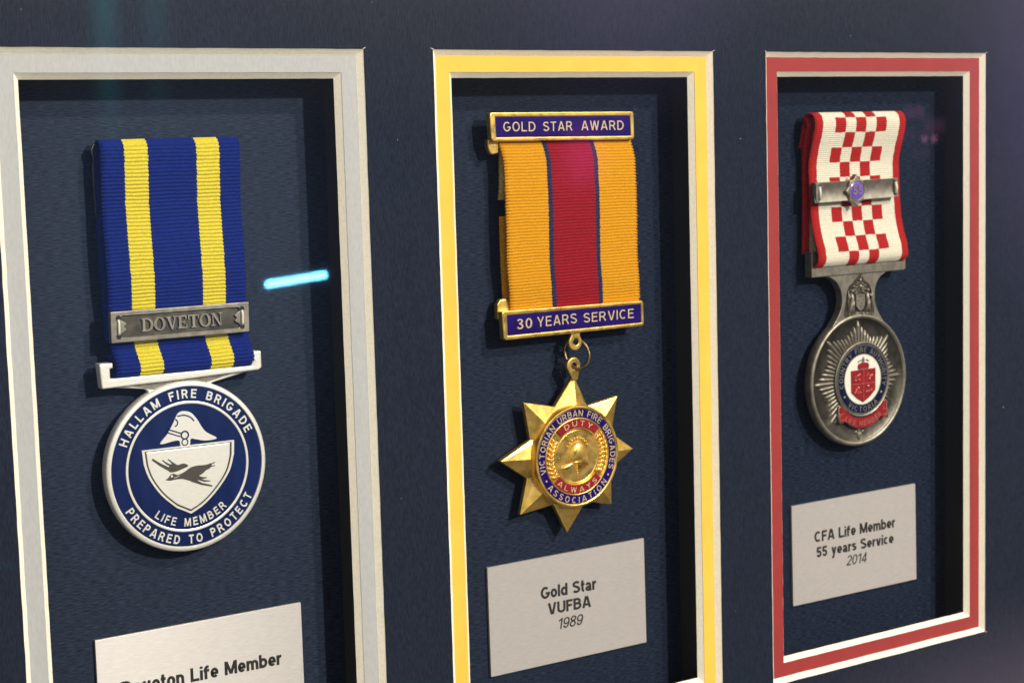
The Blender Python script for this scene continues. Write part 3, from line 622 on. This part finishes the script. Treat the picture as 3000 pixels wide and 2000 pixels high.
cheek(63.2, 64.4, -24.3, -21.8, -9.8, -8.2).build('ribbon_slide', GOLD, t2, bevel=.2)
m = MB(); m.prism([(21.6, -64.2), (21.7, -62.2), (22.6, -61.0), (25.0, -60.9), (27.5, -63.6), (66, -64.6), (66, -66), (21.6, -66)], -10.2, -8.6); m.build('ribbon_slide', GOLD, t2, bevel=.3)
# loops and jump ring
m = MB(); m.ring([(43.0, -70.9), (43.2, -71.6)] + arc_pts((44.4, -73.55), 2.05, 140, 400, 24) + [(45.9, -71.6), (46.2, -70.9)], [circ((44.55, -73.4), .85, 16)], -8.3, -7.1); m.build('hanging_loop', GOLD, t2, bevel=.25, seg=3)
m = MB(); m.ring(arc_pts((43.75, -79.45), 2.1, -25, 205, 24) + [(42.5, -81.4), (43.4, -83.3), (44.9, -83.3), (45.3, -81.6)], [circ((43.9, -79.6), .85, 16)], -8.6, -7.2); m.build('hanging_loop', GOLD, t2, bevel=.25, seg=3)
P = []
for i in range(40):
    a = 2 * PI * i / 40; P.append((45.05 + 2.55 * math.cos(a), -76.6 + 3.75 * math.sin(a), -7.6 + 2.0 * math.cos(a + .5)))
m = MB(); m.tube(P, .42, 10, closed=True); m.build('jump_ring', BRASS, t2)
# star
CM = (43.2, -102.85)
TIP = [(44.3, -82.1), (58.3, -88.9), (63.2, -103.5), (55.6, -117.4), (41.0, -122.8), (26.5, -116.2), (20.7, -101.6), (28.5, -87.5)]
VAL = [(48.3, -90.4), (56.0, -98.5), (55.7, -107.9), (47.2, -115.5), (36.9, -114.9), (28.9, -107.1), (30.2, -97.3), (38.1, -89.6)]
m = MB(); V = []; F = []
for k in range(8): V += [(*TIP[k], [-8.2, -8.15, -8.3, -8.2, -8.1, -8.25, -7.7, -8.2][k]), (*VAL[k], -8.15)]
for k in range(8):
    for P_, rr, zz in ((TIP[k], 12.9, -7.15 if k == 6 else -6.75), (VAL[k], 12.4, -7.75)):
        dx, dy = P_[0] - CM[0], P_[1] - CM[1]; l = math.hypot(dx, dy); V.append((CM[0] + dx / l * rr, CM[1] + dy / l * rr, zz))
V.append((*CM, -7.2))
for k in range(8):
    T, Vn, Vp = 2 * k, (2 * k + 1) % 16, (2 * k - 1) % 16; Rk, Wn, Wp = 16 + T, 16 + Vn, 16 + Vp
    F += [[T, Rk, Wp, Vp], [T, Vn, Wn, Rk], [32, Wp, Rk], [32, Rk, Wn]]
V2 = [(x, y, -9.6) for x, y, z in V[:16]]; nV = len(V); F += [[i, nV + i, nV + (i + 1) % 16, (i + 1) % 16] for i in range(16)]; F.append([nV + i for i in range(16)])
m.add(V + V2, F); bmv = m
st = m.build('star', GOLD, t2, bevel=.2, seg=3)
me = st.data; bm = bmesh.new(); bm.from_mesh(me); bmesh.ops.recalc_face_normals(bm, faces=bm.faces); bm.to_mesh(me); bm.free()
# hammered lines along each ray
m = MB(); m.lathe(CM, [(13.3, -8.6), (13.3, -6.3), (13.05, -5.75), (12.6, -5.65), (12.35, -5.8), (12.3, -6.0), (10.1, -6.0), (10.05, -5.85), (9.85, -5.75), (9.65, -5.85), (9.5, -6.25), (0, -6.1)], 140, smooth=True)
bo = m.build('centre_boss', GOLD, t2); mo = bo.modifiers.new('s', 'EDGE_SPLIT'); mo.split_angle = math.radians(45)
m = MB(); m.lathe(CM, [(12.34, -5.95), (12.2, -5.83), (10.2, -5.83), (10.06, -5.95)], 140); m.build('enamel_border', VIOL, bo)
m = MB(); text_arc(m, 'VICTORIAN URBAN FIRE BRIGADES', CM, 10.45, 1.6, 197, -23, -5.85, -5.72, wt=.12, sp=.24); m.build('lettering', GOLDP, bo)
m = MB(); text_arc(m, 'ASSOCIATION', CM, 12.05, 1.6, -144, -40, -5.85, -5.72, wt=.12, sp=.5, inward=True)
for a in (-31.5, -152.5): m.prism(circ((CM[0] + 11.25 * math.cos(math.radians(a)), CM[1] + 11.25 * math.sin(math.radians(a))), .25, 10), -5.85, -5.72)
m.build('lettering', GOLDP, bo)
for s_, a0, a1, inw, nm in (('DUTY', 131, 44, 0, ''), ('ALWAYS', -141, -42, 1, '')):
    m = MB(); m.arcslab(CM, 7.5, 9.75, math.radians(a0), math.radians(a1), -6.3, -5.78, 24); o = m.build('red_panel', REDE, bo)
    m = MB()
    P = arc_pts(CM, 7.35, a0 + 1.5 * (1 if a0 > 0 else -1), a1 - 1.5 * (1 if a0 > 0 else -1), 20)
    m.stroke(P, .3, -6.3, -5.75); m.build('panel_edge', GOLD, bo)
    m = MB()
    if not inw: text_arc(m, s_, CM, 7.95, 1.4, 117, 57, -5.8, -5.7, wt=.12, sp=.5)
    else: text_arc(m, s_, CM, 9.3, 1.35, -136, -49, -5.8, -5.7, wt=.12, sp=.5, inward=True)
    m.build('lettering', GOLDP, bo)
m = MB(); cz = -6.25
m.lathe(CM, [(6.9, -6.2), (6.8, -6.0), (6.6, -6.2)], 60, smooth=True)
m.dome(spline([(40.9, -104.3), (40.4, -102.8), (40.9, -100.6), (42.0, -99.2), (43.5, -98.8), (45.1, -99.6), (46.0, -101.4), (46.3, -103.6), (46.9, -105.6), (45.2, -105.9), (44.0, -105.3), (43.6, -104.2)], 4, True), cz, 1.5, steps=6, c=(43.5, -102.2))
m.dome(spline([(41.2, -104.0), (38.6, -105.0), (38.1, -105.6), (40.2, -105.7), (42.2, -105.0), (43.2, -104.2)], 3, True), cz, .7)
m.tube([(40.6, -104.1, -5.6), (43.6, -104.1, -5.0), (44.3, -105.6, -5.4)], .18, 6)
for i in range(6): m.dome(circ((43.1 + .02 * i, -104.9 - .55 * i), .28, 8), cz, .4, steps=3)
for i in range(9):
    a = math.radians(150 - 15 * i); m.dome(circ((43.4 + 3.6 * math.cos(a), -102 + 4.0 * math.sin(a)), .3, 8), cz, .5, steps=3)
m.dome([(41.4, -100.8), (42.6, -100.2), (42.4, -102.4), (41.5, -102.6)], -5.2, .35)
m.build('helmet_emblem', GOLD, bo)
for sgn in (-1, 1):
    m = MB()
    for i in range(9):
        a = math.radians(90 - sgn * (58 + 8.0 * i)); r = 8.3; cx_, cy_ = CM[0] + r * math.cos(a), CM[1] + r * math.sin(a)
        for s2 in (-1, 1):
            d = a + PI / 2 * sgn * 1 + s2 * .55; L = .95; ox, oy = cx_ + s2 * .45 * math.cos(a), cy_ + s2 * .45 * math.sin(a)
            ux, uy = math.cos(d), math.sin(d); px, py = -uy, ux
            m.dome([(ox + ux * L * math.cos(q) + px * .38 * math.sin(q), oy + uy * L * math.cos(q) + py * .38 * math.sin(q)) for q in [2 * PI * k / 8 for k in range(8)]], cz, .55, steps=3)
    m.build('laurel_branch', GOLD, bo)

# ================================================================== MEDAL 3: pewter medal on the checkered ribbon
t3 = thing('oval_neck_medal', (145.5, -112.2, ZB), 'antique silver medal with rayed star on red and white checkered ribbon, in the red mat', 'medal', 'medals in the shadow box')
ck = [127.3, 130.2, 135.0, 139.1, 143.0, 147.0, 151.0, 155.1, 160.2, 162.7]
def ckm(col, row, y, L):
    if col in (0, 8): return 0
    if col in (1, 7): return 1
    if 2 <= col <= 6:
        r = int(math.floor((-17.8 - y) / 4.19))
        if y > -17.8 : r = -1
        return 0 if (col - 2 + r) % 2 == 0 else 1
    return 1
RIB3 = [(-57.0, -9.9), (-58.8, -9.3), (-59.6, -7.9), (-59.3, -6.3), (-57.6, -5.0), (-54.5, -5.3), (-51.5, -6.3), (-47, -7.4), (-43, -7.7), (-38, -7.9), (-34, -8.0), (-30.5, -8.0), (-26.4, -7.1), (-22.5, -5.9), (-19.2, -5.4), (-17.0, -6.4), (-16.4, -8.1), (-17.2, -9.8), (-21, -10.8), (-30, -11), (-40, -11)]
x3 = lambda y, z: .25 * math.sin((y + 18) / 8)
ribbon('ribbon', t3, RIB3, ck, list(range(9)), [F_RED, F_WHITE], rib=.60, amp=.15, edge=.12, matfn=ckm, xoff=x3, seed=11, frays=30, wob=.07, label='white ribbon with red edges and a red checker band')
ribbon('ribbon_back', t3, [(-56.0, -10.6), (-50, -10.4), (-40, -10.2), (-30, -10.0), (-24, -9.2), (-19.8, -8.2), (-18.0, -8.9), (-17.5, -10.4)], [126.7, 129.3, 158.8, 161.6], [0, 1, 0], [F_RED, F_WHITE], rib=.84, amp=.12, frays=50, seed=12)
ribbon('ribbon_end', t3, [(-26.0, -11.2), (-24, -10.6), (-22, -10.0), (-20.2, -9.6)], [126.4, 129.0, 158.5, 161.0], [0, 1, 0], [F_RED, F_WHITE], rib=.84, amp=.12, frays=60, seed=13)
# 55 clasp
Q3 = [(126.6, -35.8), (159.2, -35.5), (159.4, -40.9), (126.7, -41.4)]; q3 = quadmap(Q3)
m = MB(); n = 16; V = []; F = []
for i in range(n + 1):
    v = i / n
    for u in (0.0, 1.0):
        x, y = q3(u, v); V.append((x, y, -5.6 + .55 * abs(2 * v - 1) ** 2))
    for u in (0.0, 1.0):
        x, y = q3(u, v); V.append((x, y, -6.9))
for i in range(n): a = 4 * i; b = a + 4; F += [[a, a + 1, b + 1, b], [a + 2, b + 2, b + 3, a + 3], [a, b, b + 2, a + 2], [a + 1, a + 3, b + 3, b + 1]]
F += [[0, 2, 3, 1], [4 * n, 4 * n + 1, 4 * n + 3, 4 * n + 2]]
m.add(V, F); cb3 = m.build('year_clasp', ASILV, t3, 'antique silver bar with a small star shaped badge', bevel=.1)
for u0, u1 in ((.006, .045), (.955, .994)):
    P = [q3(u0, .02), q3(u1, .02), q3(u1, .98), q3(u0, .98)]; m = MB(); m.prism(P, -6.2, -4.95); m.build('end_plate', ASILV, cb3, bevel=.08)
for u in (.045, .965):
    for v in (.16, .84): p = q3(u, v); m = MB(); m.prism(circ(p, .34, 12), -5.3, -4.93); m.build('pin_hole', HOLE, cb3)
    a, b = q3(u, .2), q3(u, .8); m = MB(); m.tube([(a[0], a[1], -4.95), ((a[0] + b[0]) / 2, (a[1] + b[1]) / 2, -4.65), (b[0], b[1], -4.95)], .42, 8); m.build('stitch', THREAD, cb3)
BC = (142.1, -38.45); P = []
for i in range(16):
    r = 4.7 if i % 2 == 0 else 3.45; a = PI / 2 + PI * i / 8
    if i % 4 == 2: r = 4.1
    P.append((BC[0] + r * .92 * math.cos(a), BC[1] + r * math.sin(a)))
m = MB(); m.prism(P, -6.2, -4.4); bd = m.build('badge', ASILV, cb3, bevel=.3, seg=3)
m = MB(); m.tube([(BC[0] + 2.95 * math.cos(2 * PI * i / 32), BC[1] + 2.75 * math.sin(2 * PI * i / 32), -4.4) for i in range(32)], .2, 8, closed=True); m.build('badge_rim', ASILV, cb3)
m = MB(); m.dome(circ(BC, 2.85, 32, ry=2.65), -4.45, .3, steps=5); m.build('badge_enamel', PURPE, cb3)
m = MB(); text_flat(m, '55', 140.3, -39.6, 143.9, 2.5, -4.3, -4.02, wt=.16, sp=.2); m.build('lettering', ASILV, cb3)
# suspender, neck and disc
CR = (145.35, -93.15)
m = MB(); m.prism([(126.9, -55.0), (129.1, -55.3), (129.1, -59.65), (162.0, -59.75), (162.0, -56.8), (164.2, -56.9), (164.4, -61.9), (163.5, -62.5), (126.9, -62.4)], -10.0, -7.0); m.build('suspender_bar', ASILV, t3, bevel=.3, seg=3)
nl = spline([(133.0, -62.3), (136.3, -63.9), (138.3, -66.6), (138.9, -70.0), (137.7, -73.6), (134.6, -77.4)], 5)
nr = spline([(155.9, -77.4), (153.1, -73.6), (151.9, -70.0), (152.2, -66.6), (154.0, -63.9), (157.3, -62.3)], 5)
nk_arc = [p for p in arc_pts(CR, 18.5, 125, 55, 16)]
m = MB(); m.prism(nl[:-1] + nk_arc + nr[1:], -9.9, -7.35); nk = m.build('neck', ASILV, t3, bevel=.2)
m = MB(); m.lathe(CR, [(0, -10.2), (18.6, -10.2), (19.1, -9.9), (19.2, -9.3), (19.2, -7.5), (18.95, -7.1), (18.6, -6.95), (18.2, -7.05), (17.9, -7.45)], 160, smooth=True)
d3 = m.build('disc', ASILV, t3); mo = d3.modifiers.new('s', 'EDGE_SPLIT'); mo.split_angle = math.radians(50)
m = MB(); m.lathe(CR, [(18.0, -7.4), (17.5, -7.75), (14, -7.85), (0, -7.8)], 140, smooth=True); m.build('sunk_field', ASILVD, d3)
for k in range(64):
    a = PI / 2 - 2 * PI * k / 64; q = abs(((k + 4) % 8) - 4)
    tipr = [17.3, 15.6, 14.7, 14.0, 13.4][q]
    if k == 32: tipr = 16.9
    if 29 <= k <= 35 and k != 32: tipr = 13.0
    r0 = 9.8; wd = .62 if q else .72; ux, uy = math.cos(a), math.sin(a); px, py = -uy, ux
    V = []
    for r, ww, hh in ((r0, wd, .75), (tipr - 1.6, wd * .95, .65), (tipr - .5, wd * .6, .35), (tipr, .02, .02)):
        x, y = CR[0] + ux * r, CR[1] + uy * r
        V += [(x - px * ww, y - py * ww, -7.85), (x - px * ww * .55, y - py * ww * .55, -7.85 + hh * .8), (x, y, -7.85 + hh), (x + px * ww * .55, y + py * ww * .55, -7.85 + hh * .8), (x + px * ww, y + py * ww, -7.85)]
    F = [[5 * i + j, 5 * (i + 1) + j, 5 * (i + 1) + j + 1, 5 * i + j + 1][::-1] for i in range(3) for j in range(4)]
    F = [f[::-1] for f in F]
    m = MB(); m.add(V, F, 0, False); m.build('ray', RAYS, d3)
CC = (146.0, -92.95)
m = MB(); m.lathe(CC, [(10.9, -7.8), (10.85, -6.6), (10.6, -6.4), (10.3, -6.55), (10.2, -6.7), (0, -6.7)], 96, smooth=True); bs = m.build('centre_boss', ASILV, t3)
mo = bs.modifiers.new('s', 'EDGE_SPLIT'); mo.split_angle = math.radians(45)
m = MB(); m.lathe(CC, [(10.25, -6.6), (9.9, -6.55), (7.3, -6.55)], 96); m.build('enamel_border', NAVYE2, bs)
for rr in (9.95, 7.35):
    m = MB(); m.lathe(CC, [(rr + .14, -6.6), (rr + .1, -6.45), (rr - .1, -6.45), (rr - .14, -6.6)], 96); m.build('wire_ring', ASILV, bs)
m = MB(); m.lathe(CC, [(7.25, -6.52), (0.001, -6.5)], 80, smooth=True); m.build('white_field', WHITEE, bs)
m = MB(); text_arc(m, 'COUNTRY FIRE AUTHORITY', CC, 7.85, 1.55, 193, -17, -6.57, -6.42, wt=.14, sp=.26)
text_arc(m, 'VICTORIA', CC, 9.4, 1.5, -131, -50, -6.57, -6.42, wt=.14, sp=.3, inward=True)
for a in (-148, -31): m.dome(circ((CC[0] + 8.6 * math.cos(math.radians(a)), CC[1] + 8.6 * math.sin(math.radians(a))), .42, 10), -6.55, .3, steps=3)
m.build('lettering', ASILV, bs)
SH3 = [(141.2, -90.1), (151.0, -90.0), (150.9, -96.4), (148.4, -98.4), (146.0, -99.6), (143.6, -98.3), (141.3, -96.5)]
m = MB(); m.prism(SH3, -6.55, -6.25); sh3 = m.build('shield', REDE, bs, bevel=.1)
m = MB(); REDM = mat('worn red relief', (.55, .16, .13), .35, .5)
m.stroke([(146.1, -90.3), (146.0, -99.0)], .16, -6.3, -6.17); m.stroke([(141.5, -94.1), (150.7, -94.2)], .16, -6.3, -6.175)
rg = random.Random(4)
for cx_, cy_ in ((143.6, -92.1), (148.6, -92.1), (143.7, -96.0), (148.3, -95.9)):
    for _ in range(9): m.dome(circ((cx_ + rg.uniform(-1.1, 1.1), cy_ + rg.uniform(-1, 1)), rg.uniform(.22, .4), 7), -6.28, .22, steps=2)
m.build('quarter_relief', REDM, bs)
m = MB(); m.prism(spline([(144.4, -90.0), (144.0, -88.7), (144.8, -88.2), (146.1, -88.0), (147.5, -88.2), (148.3, -88.7), (147.9, -90.0)], 3, True), -6.55, -6.3); m.build('crown_cap', REDE, bs)
m = MB()
for cx_ in (145.1, 147.2): m.tube([(cx_ + .95 * math.cos(q), -87.9 + .6 * math.sin(q), -6.3) for q in [PI * k / 8 for k in range(9)]], .14, 6)
m.stroke([(144.3, -89.9), (148.0, -89.9)], .3, -6.4, -6.22); m.tube([(146.15, -87.4, -6.3), (146.15, -86.4, -6.3)], .16, 6); m.tube([(145.8, -86.9, -6.3), (146.5, -86.9, -6.3)], .12, 6); m.build('crown', ASILV, bs)
# scroll
scr = [(136.3, -100.3), (137.3, -99.9), (138.4, -100.9), (140.6, -102.8), (143.2, -103.9), (146.0, -104.2), (149.0, -103.8), (151.6, -102.6), (153.6, -100.9), (154.7, -99.8), (155.8, -100.2), (155.9, -102.6), (155.7, -104.5), (154.3, -105.2), (153.6, -104.3), (151.3, -106.0), (148.8, -106.9), (146.0, -107.1), (143.0, -106.8), (140.6, -105.6), (138.6, -104.2), (137.7, -105.0), (136.6, -104.4), (136.2, -102.5)]
m = MB(); m.prism(spline(scr, 3, True), -7.8, -6.5); m.build('scroll_back', ASILV, bs, bevel=.15)
m = MB(); m.prism(shrink(spline(scr, 3, True), .955, (146, -103.6)), -7.0, -6.42); scp = m.build('scroll', REDE, bs)
m = MB(); C2 = (146.0, -92.2); text_arc(m, 'LIFE MEMBER', C2, 14.2, 1.5, -122, -58, -6.45, -6.28, wt=.14, sp=.22, inward=True)
m.stroke(arc_pts((137.6, -103.2), 1.0, 60, 330, 8), .2, -6.45, -6.3); m.stroke(arc_pts((154.5, -103.2), 1.0, -150, 120, 8), .2, -6.45, -6.3); m.build('lettering', REDM, bs)
m = MB(); m.dome(spline([(144.9, -108.0), (145.5, -108.6), (146.2, -108.0), (146.3, -109.0), (145.4, -111.2), (144.6, -109.2)], 3, True), -7.85, .7); m.dome(circ((144.2, -108.3), .5, 10), -7.85, .5); m.dome(circ((146.9, -108.3), .5, 10), -7.85, .5); m.build('foliage_drop', ASILV, d3)
# coat of arms on the neck
m = MB(); ax, ay = 145.6, -69.2; zz = -7.35; rg = random.Random(9)
m.prism([(ax - 1.7, ay + .9), (ax + 1.7, ay + .9), (ax + 1.7, ay - 2.2), (ax + 1.1, ay - 3.2), (ax, ay - 3.8), (ax - 1.1, ay - 3.2), (ax - 1.7, ay - 2.2)], zz, -6.75)
for s_ in (-1, 1):
    m.dome(spline([(ax + s_ * 2.3, ay - 4.3), (ax + s_ * 4.3, ay - 4.4), (ax + s_ * 4.0, ay - 1.8), (ax + s_ * 3.6, ay + .2), (ax + s_ * 3.5, ay + 1.3), (ax + s_ * 2.6, ay + 1.2), (ax + s_ * 2.4, ay - .4), (ax + s_ * 2.5, ay - 2.2)], 3, True), zz, .9, steps=4)
    for k in range(3): m.tube([(ax + s_ * (2.7 + .55 * k), ay - 4.3, -6.8), (ax + s_ * (2.75 + .35 * k), ay - .8, -6.5)], .16, 5)
    m.dome(circ((ax + s_ * 3.1, ay + 2.0), .5, 9), zz, .9, steps=3)
    m.tube([(ax + s_ * 3.5, ay + .9, -6.7), (ax + s_ * 4.6, ay - .2, -6.8), (ax + s_ * 4.5, ay + 1.4, -6.8)], .22, 6)
    m.tube([(ax + s_ * 4.75, ay - 3.6, -7.0), (ax + s_ * 4.6, ay + 2.2, -7.0)], .16, 5)
    for x, y, r in ((1.1, 1.6, .42), (1.9, 2.3, .45), (1.3, 3.0, .42), (2.2, 3.3, .36), (.7, 2.3, .35), (1.0, 3.9, .34), (1.8, 1.3, .3)): m.dome(circ((ax + s_ * x + rg.uniform(-.1, .1), ay + y), r, 7, a0=rg.uniform(0, 1)), zz, rg.uniform(.5, .85), steps=2)
m.dome(circ((ax, ay + 3.2), .55, 9, ry=.75), zz, 1.0); m.dome(circ((ax + .02, ay + 4.9), .48, 10, ry=.85), zz, .9); m.dome(circ((ax + .35, ay + 5.95), .3, 8, ry=.42), zz, .8); m.tube([(ax - .3, ay + 4.4, -6.9), (ax - .9, ay + 4.2, -7.0), (ax - 1.2, ay + 4.7, -7.0)], .15, 5)
for k in range(26): m.dome(circ((ax + rg.uniform(-4.8, 4.8), ay - 4.75 + rg.uniform(-.4, .35)), rg.uniform(.2, .42), 6), zz, rg.uniform(.3, .7), steps=2)
m.build('coat_of_arms', ASILV, nk)
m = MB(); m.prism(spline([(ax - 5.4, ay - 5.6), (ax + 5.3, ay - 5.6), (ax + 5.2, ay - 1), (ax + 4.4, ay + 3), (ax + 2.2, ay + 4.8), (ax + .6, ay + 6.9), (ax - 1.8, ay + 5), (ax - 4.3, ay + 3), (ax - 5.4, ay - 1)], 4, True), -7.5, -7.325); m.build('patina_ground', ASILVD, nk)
m = MB()
for x, y in ((0, .3), (0, -2.7), (-.95, -.9), (.95, -.7), (.5, -1.7)): m.prism(circ((ax + x, ay + y), .24, 8), -7.3, -6.72)
m.build('pierced_dots', ASILVD, nk)

# ================================================================== PLATES
def plate(at, Q, lines, lab):
    lines = [(s_, a, b, c - .05, d - .05, h * 1.07, w_, sl) for s_, a, b, c, d, h, w_, sl in lines]
    p = thing('engraved_plate', at, lab, 'plate', 'engraved caption plates')
    m = MB(); m.prism(Q, ZB + .02, ZB + .8); o = m.build('metal_sheet', PLATE, p, bevel=.06)
    for s, x0, x1, y0, y1, h, bold, sl in lines:
        m = MB(); text_flat(m, s, x0, y0, x1, h, ZB + .79, ZB + .83, wt=bold, slant=sl, y1=y1, sp=.055); m.build('lettering', INK, p)
plate((-60, -158, ZB), [(-85.8, -158.0), (-34.9, -158.0), (-34.9, -129.0), (-85.8, -129.0)], [('Doveton Life Member', -80.4, -40.6, -142.6, -142.9, 3.0, .20, 0)], 'brushed metal plate reading Doveton Life Member, cut off by the bottom of the picture')
plate((43.3, -157.6, ZB), [(18.2, -157.55), (68.6, -157.65), (68.4, -128.95), (18.0, -129.1)], [('Gold Star', 34.2, 52.1, -140.0, -140.2, 3.0, .20, 0), ('VUFBA', 36.3, 50.3, -144.45, -144.6, 2.9, .20, 0), ('1989', 39.2, 47.2, -148.85, -148.9, 2.7, .125, .2)], 'brushed metal plate reading Gold Star VUFBA 1989 below the star medal')
plate((147.3, -157, ZB), [(122.35, -156.95), (172.8, -157.15), (172.4, -127.7), (122.1, -127.7)], [('CFA Life Member', 130.8, 163.7, -139.5, -139.75, 2.95, .20, 0), ('55 years Service', 131.6, 163.1, -144.05, -144.4, 2.85, .20, 0), ('2014', 143.4, 151.6, -148.35, -148.5, 2.8, .125, .2)], 'brushed metal plate reading CFA Life Member 55 years Service 2014')

# ================================================================== GLASS
m = MB(); m.prism([(-288, -288), (338, -288), (338, 88), (-288, 88)], 1.0, 1.8)
g = m.build('picture_glass', GLASS, None, at=(25, -288, 1)); g['label'] = 'clear glass pane in front of the mat boards, with faint coloured reflections'; g['category'] = 'glass pane'

# ================================================================== LAMPS OF THE ROOM AND ADDED GLOW DISCS (seen only as reflections in the glass)
def tube_glow():
    m = bpy.data.materials.new('cyan tube light'); m.use_nodes = True; t = m.node_tree; t.nodes.clear()
    def nn(k, **kw):
        n = t.nodes.new(k)
        for a, v in kw.items(): setattr(n, a, v)
        return n
    def mth(op, a, b=None):
        n = nn('ShaderNodeMath', operation=op)
        for i, v in enumerate((a, b)):
            if v is None: continue
            if isinstance(v, (int, float)): n.inputs[i].default_value = v
            else: t.links.new(v, n.inputs[i])
        return n.outputs[0]
    tc = nn('ShaderNodeTexCoord'); mp = nn('ShaderNodeMapping'); mp.inputs['Rotation'].default_value = (0, 0, -.082); mp.inputs['Scale'].default_value = (1 / K,) * 3
    t.links.new(tc.outputs['Object'], mp.inputs[0]); sp = nn('ShaderNodeSeparateXYZ'); t.links.new(mp.outputs[0], sp.inputs[0])
    dx = mth('MAXIMUM', mth('SUBTRACT', mth('ABSOLUTE', sp.outputs[0]), 56), 0)
    d = mth('SQRT', mth('ADD', mth('POWER', dx, 2), mth('POWER', mth('ABSOLUTE', sp.outputs[1]), 2)))
    st = mth('ADD', mth('MULTIPLY', mth('POWER', 2.718, mth('MULTIPLY', mth('POWER', mth('DIVIDE', d, 6.5), 4), -1)), 40), mth('MULTIPLY', mth('POWER', 2.718, mth('DIVIDE', d, -5.0)), 2.4))
    e = nn('ShaderNodeEmission'); e.inputs[0].default_value = (.13, .60, 1, 1); t.links.new(st, e.inputs[1])
    ad = nn('ShaderNodeAddShader'); tp = nn('ShaderNodeBsdfTransparent'); o = nn('ShaderNodeOutputMaterial')
    t.links.new(tp.outputs[0], ad.inputs[0]); t.links.new(e.outputs[0], ad.inputs[1]); t.links.new(ad.outputs[0], o.inputs[0]); return m
m = MB(); a_ = .082; ca, sa = math.cos(a_), math.sin(a_)
m.prism([(1232 + x * ca - y * sa, -254 + x * sa + y * ca) for x, y in rrect(-90, -38, 90, 38, 36)], 2500, 2501)
o = m.build('led_tube', tube_glow(), None, at=(1232, -254, 2500)); o['label'] = 'short cyan led tube reflected as a bright bar right of the blue ribbon'; o['category'] = 'tube light'
def lit(name, box, gm, lab, cat, grp=None, z=2500, n=40):
    x0, y0, x1, y1 = box; cx_, cy_ = (x0 + x1) / 2, (y0 + y1) / 2; m = MB()
    m.prism(circ((cx_, cy_), (x1 - x0) / 2, n, ry=(y1 - y0) / 2), z, z + 30)
    o = m.build(name, gm, None, at=(cx_, cy_, z)); o['label'] = lab; o['category'] = cat
    if grp: o['group'] = grp
def soft(name, c, s, box): return glow(name, c, s, ((box[2] - box[0]) / 2, (box[3] - box[1]) / 2))
for i, (b, s_, lab) in enumerate((((862, -120, 946, 900), 1.0, 'brighter teal light column reflected above the blue ribbon'), ((950, -80, 1036, 800), .5, 'fainter teal light column reflected right of the brighter one'))):
    lit('teal_light_bar', b, soft('teal column', (.06, .75, .85), s_, b), lab, 'light column', 'teal light columns in the room')
b = (560, -900, 1560, 500); lit('added_glow_disc', b, soft('teal wash', (.13, .22, .42), .65, b), 'wide dim teal glow disc added to tint the whole left window', 'glow disc', z=2600)  # added see-through glow that lifts and tints the left window, no real screen
b = (420, -706, 722, -680); lit('light_strip', b, soft('teal strip', (.05, .7, .8), 1.1, b), 'thin teal light strip reflected at the left edge of the board', 'light strip')
b = (1600, -60, 2500, 900); lit('added_glow_disc', b, soft('violet wash', (.34, .24, .62), 1.1, b), 'dim violet glow disc added for the reflection above the yellow mat', 'glow disc', z=2560)  # soft disc added to give the violet glare on the glass
b = (2880, -700, 4400, 1000); lit('added_glow_disc', b, soft('purple wash', (.42, .24, .60), 1.9, b), 'purple glow disc added for the reflection in the top right corner', 'glow disc', z=2560)  # emitting disc added for the purple veil in the corner
b = (1805, -150, 1965, 40); lit('stage_lamp', b, soft('magenta lamp', (1, .10, .6), 1.3, b), 'magenta stage lamp reflected on the crimson ribbon stripe', 'stage lamp')
for x, y, r, s_, lab in ((2875, -39, 16, 6, 'brightest pink spot light reflected right of the checkered ribbon'), (2826, 22, 26, 1.6, 'upper left pink spot light of the reflected cluster'), (2893, -10, 34, 1.0, 'wide faint pink spot light above the brightest one'), (2800, -30, 34, .5, 'faint pink spot light left of the brightest one'), (2850, -70, 24, .5, 'faint pink spot light below the brightest one')):
    b = (x - r, y - r, x + r, y + r); lit('spot_light', b, soft('pink spot', (1, .30, .65), s_ * .75, b), lab, 'spot light', 'pink spot lights of the stage')
b = (1750, -2300, 4700, -1100); lit('added_glow_disc', b, soft('mauve wash', (.62, .42, .50), 2.6, b), 'dull mauve glow disc added for the reflection along the bottom right', 'glow disc')  # added mauve glow, brightens the glass at the bottom right
